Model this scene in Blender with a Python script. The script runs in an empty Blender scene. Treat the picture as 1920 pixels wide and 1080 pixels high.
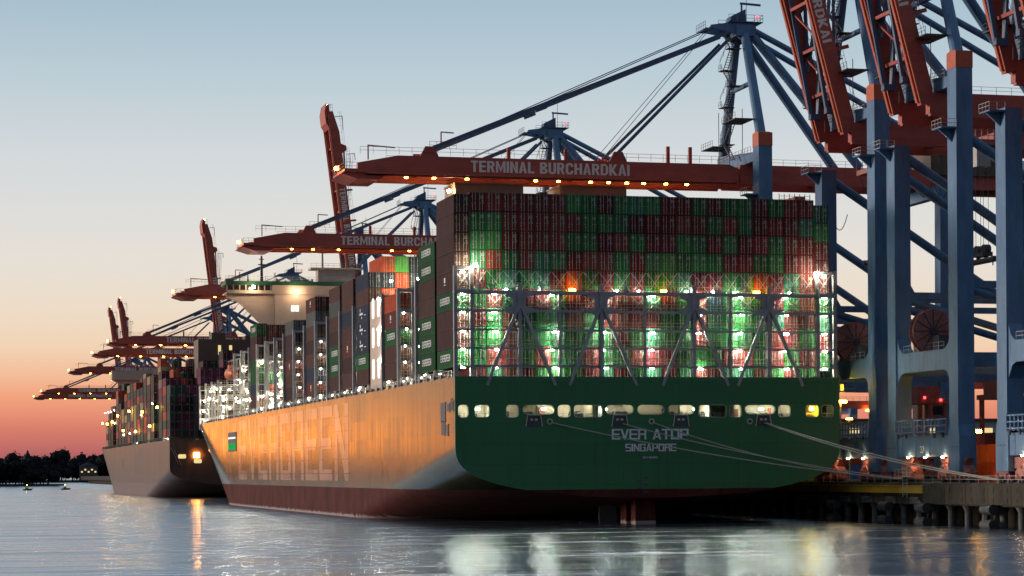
import bpy, math, random
from mathutils import Vector, Matrix
random.seed(7)
sc = bpy.context.scene
COL = sc.collection
R = math.radians

# ------------------------------------------------------------------ camera
cam_d = bpy.data.cameras.new('camera')
cam = bpy.data.objects.new('camera', cam_d)
COL.objects.link(cam)
YAW, ROLL = R(14.23), R(-0.4)
cam.matrix_world = (Matrix.Translation((-107.05, -335.5, 8.3)) @ Matrix.Rotation(-YAW, 4, 'Z')
                    @ Matrix.Rotation(R(90), 4, 'X') @ Matrix.Rotation(ROLL, 4, 'Z'))
cam_d.sensor_width = 36.0
cam_d.lens = 36.0 * 4311 / 1920
cam_d.shift_y = 343.5 / 1920
cam_d.clip_start = 1.0
cam_d.clip_end = 20000
sc.camera = cam

# ------------------------------------------------------------------ world: afterglow sky
SUN_AZ = R(-8.5)                      # sunset bearing, left of the ships' axis (+Y)
world = bpy.data.worlds.new('World')
sc.world = world
world.use_nodes = True
nt = world.node_tree
nt.nodes.clear()


def nd(t, typ, **kw):
    n = t.nodes.new(typ)
    for k, v in kw.items():
        setattr(n, k, v)
    return n


def ramp(n, stops):
    e = n.color_ramp.elements
    while len(e) > 2:
        e.remove(e[1])
    e[0].position, e[0].color = stops[0][0], (*stops[0][1], 1)
    e[1].position, e[1].color = stops[-1][0], (*stops[-1][1], 1)
    for p, c in stops[1:-1]:
        el = e.new(p)
        el.color = (*c, 1)


L = nt.links.new
tc = nd(nt, 'ShaderNodeTexCoord')
sep = nd(nt, 'ShaderNodeSeparateXYZ')
L(tc.outputs['Generated'], sep.inputs[0])
mx = nd(nt, 'ShaderNodeMath', operation='MAXIMUM')
L(sep.outputs['Z'], mx.inputs[0]); mx.inputs[1].default_value = 0.0
sq = nd(nt, 'ShaderNodeMath', operation='SQRT')
L(mx.outputs[0], sq.inputs[0])
rs = nd(nt, 'ShaderNodeValToRGB')       # the sunset half of the sky, by sqrt(sin(elevation))
ramp(rs, [(0.0, (.36, .11, .12)), (.094, (.46, .135, .13)), (.115, (.57, .165, .14)), (.139, (.68, .209, .147)), (.160, (.80, .28, .175)), (.1825, (.895, .371, .209)),
          (.206, (.90, .51, .32)), (.2327, (.89, .65, .456)), (.262, (.855, .71, .565)), (.298, (.805, .743, .665)), (.33, (.74, .73, .70)), (.368, (.655, .695, .715)),
          (.4125, (.50, .61, .672)), (.446, (.39, .525, .622)), (.60, (.28, .42, .55)), (1.0, (.20, .31, .44))])
rb = nd(nt, 'ShaderNodeValToRGB')       # the dim half of the sky behind the camera
ramp(rb, [(0.0, (.11, .11, .14)), (.25, (.155, .15, .185)), (.45, (.15, .175, .235)), (1.0, (.20, .30, .42))])
L(sq.outputs[0], rs.inputs[0]); L(sq.outputs[0], rb.inputs[0])
dot = nd(nt, 'ShaderNodeVectorMath', operation='DOT_PRODUCT')
L(tc.outputs['Generated'], dot.inputs[0])
dot.inputs[1].default_value = (math.sin(SUN_AZ), math.cos(SUN_AZ), 0.0)
mr = nd(nt, 'ShaderNodeMapRange', interpolation_type='SMOOTHSTEP')
mr.inputs['From Min'].default_value = -0.55
mr.inputs['From Max'].default_value = 0.75
L(dot.outputs['Value'], mr.inputs['Value'])
mix = nd(nt, 'ShaderNodeMix', data_type='RGBA')
L(mr.outputs[0], mix.inputs['Factor']); L(rb.outputs[0], mix.inputs['A']); L(rs.outputs[0], mix.inputs['B'])
pw = nd(nt, 'ShaderNodeMath', operation='POWER')
mx2 = nd(nt, 'ShaderNodeMath', operation='MAXIMUM')
L(dot.outputs['Value'], mx2.inputs[0]); mx2.inputs[1].default_value = 0.0
L(mx2.outputs[0], pw.inputs[0]); pw.inputs[1].default_value = 420.0
gl = nd(nt, 'ShaderNodeValToRGB')       # afterglow round the set sun
ramp(gl, [(0.0, (1.0, .25, .015)), (.10, (1.0, .29, .02)), (.155, (.36, .13, .012)), (.205, (.08, .04, .006)), (.30, (0, 0, 0)), (1.0, (0, 0, 0))])
L(sq.outputs[0], gl.inputs[0])
sc1 = nd(nt, 'ShaderNodeVectorMath', operation='SCALE')
L(gl.outputs[0], sc1.inputs[0]); L(pw.outputs[0], sc1.inputs['Scale'])
sc2 = nd(nt, 'ShaderNodeVectorMath', operation='SCALE')
L(sc1.outputs[0], sc2.inputs[0]); sc2.inputs['Scale'].default_value = 7.5
add = nd(nt, 'ShaderNodeVectorMath', operation='ADD')
L(mix.outputs['Result'], add.inputs[0]); L(sc2.outputs[0], add.inputs[1])
bg = nd(nt, 'ShaderNodeBackground')
bg.inputs['Strength'].default_value = 1.0
L(add.outputs[0], bg.inputs['Color'])
wo = nd(nt, 'ShaderNodeOutputWorld')
L(bg.outputs[0], wo.inputs[0])

# warm sun lamp added to lift the port-facing sides; the real sun has set
sun_d = bpy.data.lights.new('sun', 'SUN')
sun_d.energy = 2.3
sun_d.angle = R(12)
sun_d.color = (1.0, .84, .74)
sun = bpy.data.objects.new('sun', sun_d)
COL.objects.link(sun)
d = Vector((math.sin(R(-60)), math.cos(R(-60)), math.tan(R(6))))
sun.rotation_euler = (-d).to_track_quat('-Z', 'Y').to_euler()

sc.view_settings.view_transform = 'Standard'
sc.view_settings.look = 'None'
sc.view_settings.exposure = 0.0
sc.view_settings.gamma = 1.0
sc.view_settings.use_curve_mapping = False
sc.render.engine = 'CYCLES'
cy = sc.cycles
cy.use_denoising = True
cy.denoiser = 'OPENIMAGEDENOISE'
cy.denoising_input_passes = 'RGB_ALBEDO_NORMAL'
cy.use_light_tree = True
cy.max_bounces = 5
cy.diffuse_bounces = 2
cy.glossy_bounces = 3
cy.transmission_bounces = 2
cy.sample_clamp_indirect = 3.0
cy.caustics_reflective = False
cy.caustics_refractive = False


# ------------------------------------------------------------------ mesh helpers
class MB:
    """collects boxes, bars, tubes and polygons with material slots; build() makes one mesh"""

    def __init__(s):
        s.v, s.f, s.m = [], [], []

    def add(s, vs, fs, mat=0):
        o = len(s.v)
        s.v.extend([tuple(p) for p in vs])
        s.f.extend([tuple(i + o for i in f) for f in fs])
        s.m.extend([mat] * len(fs))

    def box(s, x0, x1, y0, y1, z0, z1, mat=0):
        s.add([(x0, y0, z0), (x1, y0, z0), (x1, y1, z0), (x0, y1, z0), (x0, y0, z1), (x1, y0, z1), (x1, y1, z1), (x0, y1, z1)],
              [(3, 2, 1, 0), (4, 5, 6, 7), (0, 1, 5, 4), (1, 2, 6, 5), (2, 3, 7, 6), (3, 0, 4, 7)], mat)

    def bar(s, p, q, w, h=None, mat=0, up=(0, 0, 1)):
        h = w if h is None else h
        p, q, up = Vector(p), Vector(q), Vector(up)
        a = (q - p).normalized()
        r = a.cross(up)
        if r.length < 1e-3:
            r = a.cross(Vector((1, 0, 0)))
        r.normalize()
        u = r.cross(a)
        c = []
        for e in (p, q):
            for i, j in ((-1, -1), (1, -1), (1, 1), (-1, 1)):
                c.append(e + r * (i * w / 2) + u * (j * h / 2))
        s.add(c, [(3, 2, 1, 0), (4, 5, 6, 7), (0, 1, 5, 4), (1, 2, 6, 5), (2, 3, 7, 6), (3, 0, 4, 7)], mat)

    def tube(s, p, q, r, r2=None, n=10, mat=0):
        r2 = r if r2 is None else r2
        p, q = Vector(p), Vector(q)
        a = (q - p).normalized()
        b = a.cross(Vector((0, 0, 1)))
        if b.length < 1e-3:
            b = a.cross(Vector((1, 0, 0)))
        b.normalize()
        c = b.cross(a)
        vs = []
        for e, rr in ((p, r), (q, r2)):
            for k in range(n):
                t = 2 * math.pi * k / n
                vs.append(e + b * (rr * math.cos(t)) + c * (rr * math.sin(t)))
        fs = [(k, (k + 1) % n, n + (k + 1) % n, n + k) for k in range(n)]
        fs += [tuple(range(n - 1, -1, -1)), tuple(range(n, 2 * n))]
        s.add(vs, fs, mat)

    def prism(s, pts, axis, a, b, mat=0):
        """pts: 2-D outline; extruded along axis ('x','y','z') from a to b"""
        def P(u, w, t):
            return {'x': (t, u, w), 'y': (u, t, w), 'z': (u, w, t)}[axis]
        n = len(pts)
        vs = [P(u, w, a) for u, w in pts] + [P(u, w, b) for u, w in pts]
        fs = [(k, (k + 1) % n, n + (k + 1) % n, n + k) for k in range(n)]
        fs += [tuple(range(n - 1, -1, -1)), tuple(range(n, 2 * n))]
        s.add(vs, fs, mat)

    def rail(s, p, q, h=1.1, step=2.0, r=.05, mat=0, mids=2):
        p, q = Vector(p), Vector(q)
        n = max(1, int(round((q - p).length / step)))
        for k in range(n + 1):
            a = p.lerp(q, k / n)
            s.bar(a, a + Vector((0, 0, h)), r, r, mat)
        for k in range(1, mids + 1):
            o = Vector((0, 0, h * k / mids))
            s.bar(p + o, q + o, r, r, mat)

    def mesh(s, name, mats, smooth=False):
        m = bpy.data.meshes.new(name)
        m.from_pydata(s.v, [], s.f)
        for t in mats:
            m.materials.append(t)
        if len(mats) > 1:
            m.polygons.foreach_set('material_index', s.m)
        if smooth:
            m.polygons.foreach_set('use_smooth', [True] * len(m.polygons))
        m.update()
        return m


CACHE = {}


def obj(name, mesh, parent=None, loc=(0, 0, 0), rot=(0, 0, 0), color=None, kind=None, label=None):
    o = bpy.data.objects.new(name, mesh)
    COL.objects.link(o)
    o.parent = parent
    o.location = loc
    o.rotation_euler = rot
    if color:
        o.color = (*color, 1)
    if kind:
        o['kind'] = kind
    if label:
        o['label'] = label
    return o


def part(name, key, fn, mats, parent=None, loc=(0, 0, 0), rot=(0, 0, 0), color=None, smooth=False, kind=None, label=None):
    """one mesh object; meshes with the same key are shared"""
    m = CACHE.get(key) if key else None
    if m is None:
        b = MB()
        fn(b)
        m = b.mesh(name, mats if isinstance(mats, (list, tuple)) else [mats], smooth)
        if key:
            CACHE[key] = m
    return obj(name, m, parent, loc, rot, color, kind, label)


def thing(name, label, cat, loc=(0, 0, 0), group=None, rotz=0):
    o = bpy.data.objects.new(name, None)
    COL.objects.link(o)
    o.location = loc
    o.rotation_euler = (0, 0, rotz)
    return tag(o, label, cat, group)


def tag(o, label, cat, group=None):
    o['label'] = label
    o['category'] = cat
    if group:
        o['group'] = group
    return o


# ------------------------------------------------------------------ materials
def material(name, base, rough=.55, metal=0.0, var=.25, scale=1.2, stretch=(1, 1, 1), bump=0.0, dirt=None, dirt_amt=0.0,
             use_obj=False, spec=.5, coat=0.0):
    m = bpy.data.materials.new(name)
    m.use_nodes = True
    t = m.node_tree
    p = t.nodes['Principled BSDF']
    p.inputs['Roughness'].default_value = rough
    p.inputs['Metallic'].default_value = metal
    p.inputs['Specular IOR Level'].default_value = spec
    if coat:
        p.inputs['Coat Weight'].default_value = coat
        p.inputs['Coat Roughness'].default_value = .08
    k = t.links.new
    g = nd(t, 'ShaderNodeTexCoord')
    mp = nd(t, 'ShaderNodeMapping')
    mp.inputs['Scale'].default_value = stretch
    geo = nd(t, 'ShaderNodeNewGeometry')
    k(geo.outputs['Position'], mp.inputs[0])
    nz = nd(t, 'ShaderNodeTexNoise')
    nz.inputs['Scale'].default_value = scale
    nz.inputs['Detail'].default_value = 5
    nz.inputs['Roughness'].default_value = .65
    k(mp.outputs[0], nz.inputs['Vector'])
    r = nd(t, 'ShaderNodeMapRange')
    r.inputs['From Min'].default_value = .3
    r.inputs['From Max'].default_value = .7
    r.inputs['To Min'].default_value = 1 - var
    r.inputs['To Max'].default_value = 1 + var
    k(nz.outputs[0], r.inputs['Value'])
    sc_ = nd(t, 'ShaderNodeVectorMath', operation='SCALE')
    if use_obj:
        oi = nd(t, 'ShaderNodeObjectInfo')
        k(oi.outputs['Color'], sc_.inputs[0])
    else:
        sc_.inputs[0].default_value = base
    k(r.outputs[0], sc_.inputs['Scale'])
    out = sc_.outputs[0]
    if dirt:
        n2 = nd(t, 'ShaderNodeTexNoise')
        n2.inputs['Scale'].default_value = scale * 2.3
        n2.inputs['Detail'].default_value = 6
        n2.inputs['Roughness'].default_value = .75
        k(mp.outputs[0], n2.inputs['Vector'])
        r2 = nd(t, 'ShaderNodeMapRange')
        r2.inputs['From Min'].default_value = .52
        r2.inputs['From Max'].default_value = .72
        r2.inputs['To Max'].default_value = dirt_amt
        k(n2.outputs[0], r2.inputs['Value'])
        mx_ = nd(t, 'ShaderNodeMix', data_type='RGBA')
        mx_.inputs['B'].default_value = (*dirt, 1)
        k(r2.outputs[0], mx_.inputs['Factor'])
        k(out, mx_.inputs['A'])
        out = mx_.outputs['Result']
    k(out, p.inputs['Base Color'])
    if bump:
        b = nd(t, 'ShaderNodeBump')
        b.inputs['Strength'].default_value = bump
        b.inputs['Distance'].default_value = .1
        k(nz.outputs[0], b.inputs['Height'])
        k(b.outputs[0], p.inputs['Normal'])
    return m


def emitter(name, col, strength):
    m = bpy.data.materials.new(name)
    m.use_nodes = True
    t = m.node_tree
    t.nodes.clear()
    e = nd(t, 'ShaderNodeEmission')
    e.inputs[0].default_value = (*col, 1)
    e.inputs[1].default_value = strength
    o = nd(t, 'ShaderNodeOutputMaterial')
    t.links.new(e.outputs[0], o.inputs[0])
    return m


VS = (1, .35, .12)       # vertical streaks
M = dict(
    blue=material('crane_blue_paint', (.105, .205, .335), .55, spec=.35, var=.25, scale=.5, stretch=(1, 1, .25), dirt=(.10, .09, .08), dirt_amt=.35),
    blue_dk=material('crane_stay_paint', (.06, .11, .19), .5, var=.15, scale=.6),
    red=material('crane_boom_paint', (.48, .085, .052), .5, var=.2, scale=.5, stretch=(.3, 1, 1), dirt=(.10, .03, .02), dirt_amt=.4),
    orange=material('cap_orange_paint', (.52, .11, .05), .55, var=.15),
    cream=material('lettering_cream', (.90, .76, .64), .6, var=.1, scale=2),
    mark=material('stencil_grey', (.27, .26, .25), .6, var=.15),
    white=material('lettering_white', (.72, .72, .70), .6, var=.12, scale=2),
    name=material('stern_name_paint', (.86, .78, .84), .6, var=.1, scale=2),
    steel=material('dark_steel', (.055, .058, .065), .6, var=.25, scale=1),
    bridge=material('lashing_bridge_paint', (.33, .33, .335), .55, var=.2, scale=.8, dirt=(.12, .08, .05), dirt_amt=.3),
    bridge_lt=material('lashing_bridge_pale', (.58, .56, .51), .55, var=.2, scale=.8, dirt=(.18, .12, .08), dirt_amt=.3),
    galv=material('galvanised_steel', (.40, .39, .37), .5, metal=.2, var=.15),
    yellow=material('yellow_rail', (.50, .30, .03), .5, var=.15),
    bogie=material('bogie_brown', (.44, .15, .12), .65, var=.3, scale=1.5, dirt=(.05, .03, .025), dirt_amt=.5),
    contain=material('container_paint', (0, 0, 0), .7, spec=.12, var=.25, scale=.8, stretch=(1, 1, .4), dirt=(.07, .04, .03), dirt_amt=.35, use_obj=True),
    boot=material('antifouling_red', (.085, .019, .014), .75, spec=.1, var=.4, scale=.35, stretch=(1, .6, .3), dirt=(.10, .06, .05), dirt_amt=.5, bump=.1),
    transom=material('transom_green', (.016, .108, .046), .42, var=.25, scale=.25, stretch=(1, 1, .3)),
    hull2=material('far_hull_paint', (.085, .048, .030), .45, spec=.35, var=.4, scale=.30, stretch=(1, .8, .15), dirt=(.11, .07, .045), dirt_amt=.6),
    boot2=material('far_hull_boot', (.10, .045, .035), .55, var=.3, scale=.3, stretch=(1, .6, .3)),
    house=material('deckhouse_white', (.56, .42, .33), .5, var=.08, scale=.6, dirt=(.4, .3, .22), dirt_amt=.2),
    casing=material('funnel_beige', (.34, .22, .13), .6, var=.12),
    house2=material('far_house_paint', (.11, .07, .045), .6, var=.15, scale=.4),
    roofgreen=material('roof_band_green', (.015, .10, .04), .6, var=.15),
    frame2=material('far_frame_green', (.012, .045, .028), .6, var=.15),
    deck=material('deck_paint', (.12, .10, .08), .7, var=.3),
    room=material('mooring_deck_cream', (.62, .57, .42), .6, var=.1),
    conc=material('quay_concrete', (.058, .048, .036), .9, spec=.2, var=.5, scale=.7, stretch=(1, 1, .35), dirt=(.05, .045, .04), dirt_amt=.7, bump=.2),
    pile=material('pile_concrete', (.12, .11, .10), .8, var=.4, scale=1.2),
    rubber=material('fender_rubber', (.035, .035, .036), .7, var=.3),
    glass=material('dark_glass', (.02, .025, .03), .12, var=.1),
    rope=material('mooring_rope', (.46, .42, .33), .8, var=.2, scale=4),
    boat_or=material('lifeboat_orange', (.75, .16, .03), .4, var=.1),
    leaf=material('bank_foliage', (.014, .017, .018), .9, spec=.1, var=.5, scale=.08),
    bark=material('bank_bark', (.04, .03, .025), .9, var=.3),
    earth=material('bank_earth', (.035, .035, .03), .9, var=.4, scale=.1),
    brick=material('far_building', (.12, .08, .07), .8, var=.2),
    lw=emitter('lamp_white', (1.0, 1.0, .80), 240.0),
    ld=emitter('lamp_deck', (1.0, .94, .76), 210.0),
    lf=emitter('lamp_far', (1.0, .92, .74), 650.0),
    lo=emitter('lamp_sodium', (1.0, .42, .03), 80.0),
    ly=emitter('lamp_yellow', (1.0, .60, .04), 200.0),
    lstern=emitter('lamp_stern_orange', (1.0, .34, .06), 110.0),
    lsill=emitter('lamp_sill', (1.0, .60, .30), 110.0),
    lmoor=emitter('lamp_mooring_deck', (1.0, .98, .80), 420.0),
    lh=emitter('lamp_house', (1.0, .74, .45), 130.0),
    lflood=emitter('lamp_flood', (1.0, .93, .62), 330.0),
    lr=emitter('lamp_red', (1.0, .05, .05), 6.0),
    lg=emitter('green_opening_glow', (.03, .8, .15), .5),
    win=emitter('lit_window', (1.0, .95, .84), 1.5),
    win2=emitter('lit_window_dim', (1.0, .78, .35), .9),
)


def hull_paint(name, base, alt, rough, run='Y', bump=.06, seam=(.10, .3), plate=(11.0, 2.7)):
    """glossy ship's side: welded plates, each a touch different in gloss, a shallow oil-can bump and rub marks"""
    m = bpy.data.materials.new(name)
    m.use_nodes = True
    t = m.node_tree
    k = t.links.new
    p = t.nodes['Principled BSDF']
    geo = nd(t, 'ShaderNodeNewGeometry')
    mp = nd(t, 'ShaderNodeMapping')
    mp.inputs['Scale'].default_value = (1, .16, .09)
    k(geo.outputs['Position'], mp.inputs[0])
    nz = nd(t, 'ShaderNodeTexNoise')
    nz.inputs['Scale'].default_value = 1.0
    nz.inputs['Detail'].default_value = 6
    nz.inputs['Roughness'].default_value = .6
    k(mp.outputs[0], nz.inputs['Vector'])
    sp = nd(t, 'ShaderNodeSeparateXYZ')
    k(geo.outputs['Position'], sp.inputs[0])
    cb = nd(t, 'ShaderNodeCombineXYZ')
    k(sp.outputs[run], cb.inputs[0]); k(sp.outputs['Z'], cb.inputs[1])
    br = nd(t, 'ShaderNodeTexBrick')
    br.inputs['Scale'].default_value = 1.0
    br.inputs['Brick Width'].default_value = plate[0]
    br.inputs['Row Height'].default_value = plate[1]
    br.inputs['Mortar Size'].default_value = seam[0]
    br.inputs['Color1'].default_value = (*[c * (.75 if run == 'Y' else .93) for c in base], 1)
    br.inputs['Color2'].default_value = (*[c * (1.3 if run == 'Y' else 1.07) for c in base], 1)
    br.inputs['Mortar'].default_value = (*[c * seam[1] for c in base], 1)
    k(cb.outputs[0], br.inputs['Vector'])
    mr_ = nd(t, 'ShaderNodeMapRange')
    mr_.inputs['From Min'].default_value = .45
    mr_.inputs['From Max'].default_value = .75
    mr_.inputs['To Max'].default_value = .6
    k(nz.outputs[0], mr_.inputs['Value'])
    mx_ = nd(t, 'ShaderNodeMix', data_type='RGBA')
    k(mr_.outputs[0], mx_.inputs['Factor']); k(br.outputs['Color'], mx_.inputs['A'])
    mx_.inputs['B'].default_value = (*alt, 1)
    k(mx_.outputs['Result'], p.inputs['Base Color'])
    # gloss differs from plate to plate and in fine rain streaks
    b2 = nd(t, 'ShaderNodeTexBrick')
    b2.inputs['Scale'].default_value = 1.0
    b2.inputs['Brick Width'].default_value = plate[0] * .62
    b2.inputs['Row Height'].default_value = plate[1] * 1.3
    b2.inputs['Mortar Size'].default_value = .03
    b2.inputs['Color1'].default_value = (.15, .15, .15, 1)
    b2.inputs['Color2'].default_value = (.85, .85, .85, 1)
    b2.inputs['Mortar'].default_value = (1, 1, 1, 1)
    k(cb.outputs[0], b2.inputs['Vector'])
    mp3 = nd(t, 'ShaderNodeMapping')
    mp3.inputs['Scale'].default_value = (1.3, 1.3, .03) if run == 'X' else (1, .7, .03)
    k(geo.outputs['Position'], mp3.inputs[0])
    n3 = nd(t, 'ShaderNodeTexNoise')
    n3.inputs['Scale'].default_value = 1.0
    n3.inputs['Detail'].default_value = 5
    n3.inputs['Roughness'].default_value = .7
    k(mp3.outputs[0], n3.inputs['Vector'])
    av = nd(t, 'ShaderNodeMix', data_type='FLOAT')
    av.inputs['Factor'].default_value = .82
    k(b2.outputs['Color'], av.inputs['A']); k(n3.outputs[0], av.inputs['B'])
    rr = nd(t, 'ShaderNodeMapRange')
    rr.inputs['From Min'].default_value = .2
    rr.inputs['From Max'].default_value = .8
    rr.inputs['To Min'].default_value = rough - .06
    rr.inputs['To Max'].default_value = rough + .13
    k(av.outputs['Result'], rr.inputs['Value'])
    k(rr.outputs[0], p.inputs['Roughness'])
    # thin rust and dirt runs
    rs_ = nd(t, 'ShaderNodeMapRange')
    rs_.inputs['From Min'].default_value = .55
    rs_.inputs['From Max'].default_value = .74
    rs_.inputs['To Max'].default_value = .55
    k(n3.outputs[0], rs_.inputs['Value'])
    mz = nd(t, 'ShaderNodeMix', data_type='RGBA')
    k(rs_.outputs[0], mz.inputs['Factor']); k(mx_.outputs['Result'], mz.inputs['A'])
    mz.inputs['B'].default_value = (.055, .042, .026, 1)
    k(mz.outputs['Result'], p.inputs['Base Color'])
    mp2 = nd(t, 'ShaderNodeMapping')
    mp2.inputs['Scale'].default_value = (1, .14, .28)
    k(geo.outputs['Position'], mp2.inputs[0])
    n2 = nd(t, 'ShaderNodeTexNoise')
    n2.inputs['Scale'].default_value = 1.0
    n2.inputs['Detail'].default_value = 3
    k(mp2.outputs[0], n2.inputs['Vector'])
    b = nd(t, 'ShaderNodeBump')
    b.inputs['Strength'].default_value = bump
    b.inputs['Distance'].default_value = .25
    k(n2.outputs[0], b.inputs['Height'])
    k(b.outputs[0], p.inputs['Normal'])
    return m


M['transom'] = hull_paint('transom_green_plates', (.022, .165, .055), (.030, .13, .045), .40, 'X', .05, (.05, .72), (9.0, 3.1))
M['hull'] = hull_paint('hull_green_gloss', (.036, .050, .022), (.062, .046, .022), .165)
M['hull_letter'] = hull_paint('hull_letter_gloss', (.33, .22, .17), (.27, .18, .125), .165)


def water_material():
    m = bpy.data.materials.new('river_water')
    m.use_nodes = True
    t = m.node_tree
    k = t.links.new
    p = t.nodes['Principled BSDF']
    p.inputs['Base Color'].default_value = (.016, .026, .038, 1)
    p.inputs['IOR'].default_value = 1.5
    geo = nd(t, 'ShaderNodeNewGeometry')
    a = None
    for scl, det, st, ds in (((.022, .17, 1), 7, .30, .8), ((.060, .30, 1), 4, .55, .45)):
        mp = nd(t, 'ShaderNodeMapping')
        mp.inputs['Scale'].default_value = scl
        mp.inputs['Rotation'].default_value = (0, 0, R(-14))
        k(geo.outputs['Position'], mp.inputs[0])
        nz = nd(t, 'ShaderNodeTexNoise')
        nz.inputs['Scale'].default_value = 1.0
        nz.inputs['Detail'].default_value = det
        nz.inputs['Roughness'].default_value = .72
        k(mp.outputs[0], nz.inputs['Vector'])
        b = nd(t, 'ShaderNodeBump')
        b.inputs['Strength'].default_value = st
        b.inputs['Distance'].default_value = ds
        k(nz.outputs[0], b.inputs['Height'])
        if a:
            k(a.outputs[0], b.inputs['Normal'])
        else:
            r = nd(t, 'ShaderNodeMapRange')
            r.inputs['From Min'].default_value = .35
            r.inputs['From Max'].default_value = .65
            r.inputs['To Min'].default_value = .07
            r.inputs['To Max'].default_value = .33
            k(nz.outputs[0], r.inputs['Value'])
            k(r.outputs[0], p.inputs['Roughness'])
        a = b
    k(a.outputs[0], p.inputs['Normal'])
    gs = nd(t, 'ShaderNodeBsdfGlossy')
    gs.inputs['Color'].default_value = (.74, .88, 1.0, 1)
    k(a.outputs[0], gs.inputs['Normal'])
    k(r.outputs[0], gs.inputs['Roughness'])
    ms = nd(t, 'ShaderNodeMixShader')
    mw = nd(t, 'ShaderNodeMapRange')        # wind lanes: ruffled strips shine less than slick ones
    mw.inputs['From Min'].default_value = .07
    mw.inputs['From Max'].default_value = .33
    mw.inputs['To Min'].default_value = .70
    mw.inputs['To Max'].default_value = .28
    k(r.outputs[0], mw.inputs['Value'])
    k(mw.outputs[0], ms.inputs[0])
    k(p.outputs[0], ms.inputs[1]); k(gs.outputs[0], ms.inputs[2])
    k(ms.outputs[0], t.nodes['Material Output'].inputs['Surface'])
    return m


M['water'] = water_material()


def waterline_scum(m):
    """pale salt and weed edge with a ragged top along the waterline"""
    t = m.node_tree
    k = t.links.new
    p = t.nodes['Principled BSDF']
    src = p.inputs['Base Color'].links[0].from_socket
    geo = nd(t, 'ShaderNodeNewGeometry')
    sp = nd(t, 'ShaderNodeSeparateXYZ')
    k(geo.outputs['Position'], sp.inputs[0])
    cb = nd(t, 'ShaderNodeCombineXYZ')
    k(sp.outputs['Y'], cb.inputs[0])
    nz = nd(t, 'ShaderNodeTexNoise')
    nz.inputs['Scale'].default_value = .35
    nz.inputs['Detail'].default_value = 8
    nz.inputs['Roughness'].default_value = .8
    k(cb.outputs[0], nz.inputs['Vector'])
    h = nd(t, 'ShaderNodeMapRange')
    h.inputs['From Min'].default_value = .42
    h.inputs['From Max'].default_value = .72
    h.inputs['To Min'].default_value = .1
    h.inputs['To Max'].default_value = 1.3
    k(nz.outputs[0], h.inputs['Value'])
    lt = nd(t, 'ShaderNodeMath', operation='LESS_THAN')
    k(sp.outputs['Z'], lt.inputs[0]); k(h.outputs[0], lt.inputs[1])
    mx_ = nd(t, 'ShaderNodeMix', data_type='RGBA')
    k(lt.outputs[0], mx_.inputs['Factor'])
    k(src, mx_.inputs['A'])
    mx_.inputs['B'].default_value = (.36, .29, .27, 1)
    k(mx_.outputs['Result'], p.inputs['Base Color'])


waterline_scum(M['boot'])

# ------------------------------------------------------------------ block letters and text
def block_letter(ch, t=.24):
    h = t * .62
    m0, m1 = .5 - h / 2, .5 + h / 2
    rc = lambda x0, x1, z0, z1: [(x0, z0), (x1, z0), (x1, z1), (x0, z1)]
    if ch == 'E':
        return [rc(0, t, 0, 1), rc(t, 1, 0, h), rc(t, .92, m0, m1), rc(t, 1, 1 - h, 1)]
    if ch == 'V':
        return [[(0, 1), (.5 - t / 2, 0), (.5, 0), (.5, .30), (t, 1)], [(1, 1), (1 - t, 1), (.5, .30), (.5, 0), (.5 + t / 2, 0)]]
    if ch == 'R':
        return [rc(0, t, 0, 1), rc(t, 1, 1 - h, 1), rc(t, 1 - t, m0, m1), rc(1 - t, 1, 0, 1 - h)]
    if ch == 'G':
        return [rc(0, t, 0, 1), rc(t, 1, 1 - h, 1), rc(t, 1, 0, h), rc(1 - t, 1, h, m1), rc(.55, 1 - t, m0, m1), rc(1 - t, 1, .72, 1 - h)]
    if ch == 'N':
        return [rc(0, t, 0, 1), rc(1 - t, 1, 0, 1), [(t, 1), (t, .62), (1 - t, 0), (1 - t, .38)]]
    if ch == 'A':
        return [[(0, 0), (t, 0), (.5, .72), (.5, 1), (.5 - t / 2, 1)], [(1, 0), (.5 + t / 2, 1), (.5, 1), (.5, .72), (1 - t, 0)],
                [(t + .10, .18), (1 - t - .10, .18), (1 - t - .16, .34), (t + .16, .34)]]
    if ch == 'T':
        return [rc(0, 1, 1 - h, 1), rc(.5 - t / 2, .5 + t / 2, 0, 1 - h)]
    if ch == 'O':
        return [rc(0, t, 0, 1), rc(1 - t, 1, 0, 1), rc(t, 1 - t, 0, h), rc(t, 1 - t, 1 - h, 1)]
    if ch == 'P':
        return [rc(0, t, 0, 1), rc(t, 1, 1 - h, 1), rc(t, 1, m0 - .06, m1 - .06), rc(1 - t, 1, m1 - .06, 1 - h)]
    if ch == 'S':
        return [rc(0, 1, 0, h), rc(0, 1, m0, m1), rc(0, 1, 1 - h, 1), rc(0, t, m1, 1 - h), rc(1 - t, 1, h, m0)]
    if ch == 'I':
        return [rc(.5 - t / 2, .5 + t / 2, 0, 1)]
    return []


def block_word(word, x0, x1, gap=.12, widths=None):
    """list of polygons (u,v) with u from x0 to x1, v 0..1"""
    w = [(widths or {}).get(c, 1.0) for c in word]
    tot = sum(w) + gap * (len(word) - 1)
    k = (x1 - x0) / tot
    u, out = x0, []
    for c, wi in zip(word, w):
        for poly in block_letter(c):
            if c == 'I':
                poly = [((a - .5) / .24 + .5, b) for a, b in poly]
            out.append([(u + a * wi * k, b) for a, b in poly])
        u += (wi + gap) * k
    return out


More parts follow.
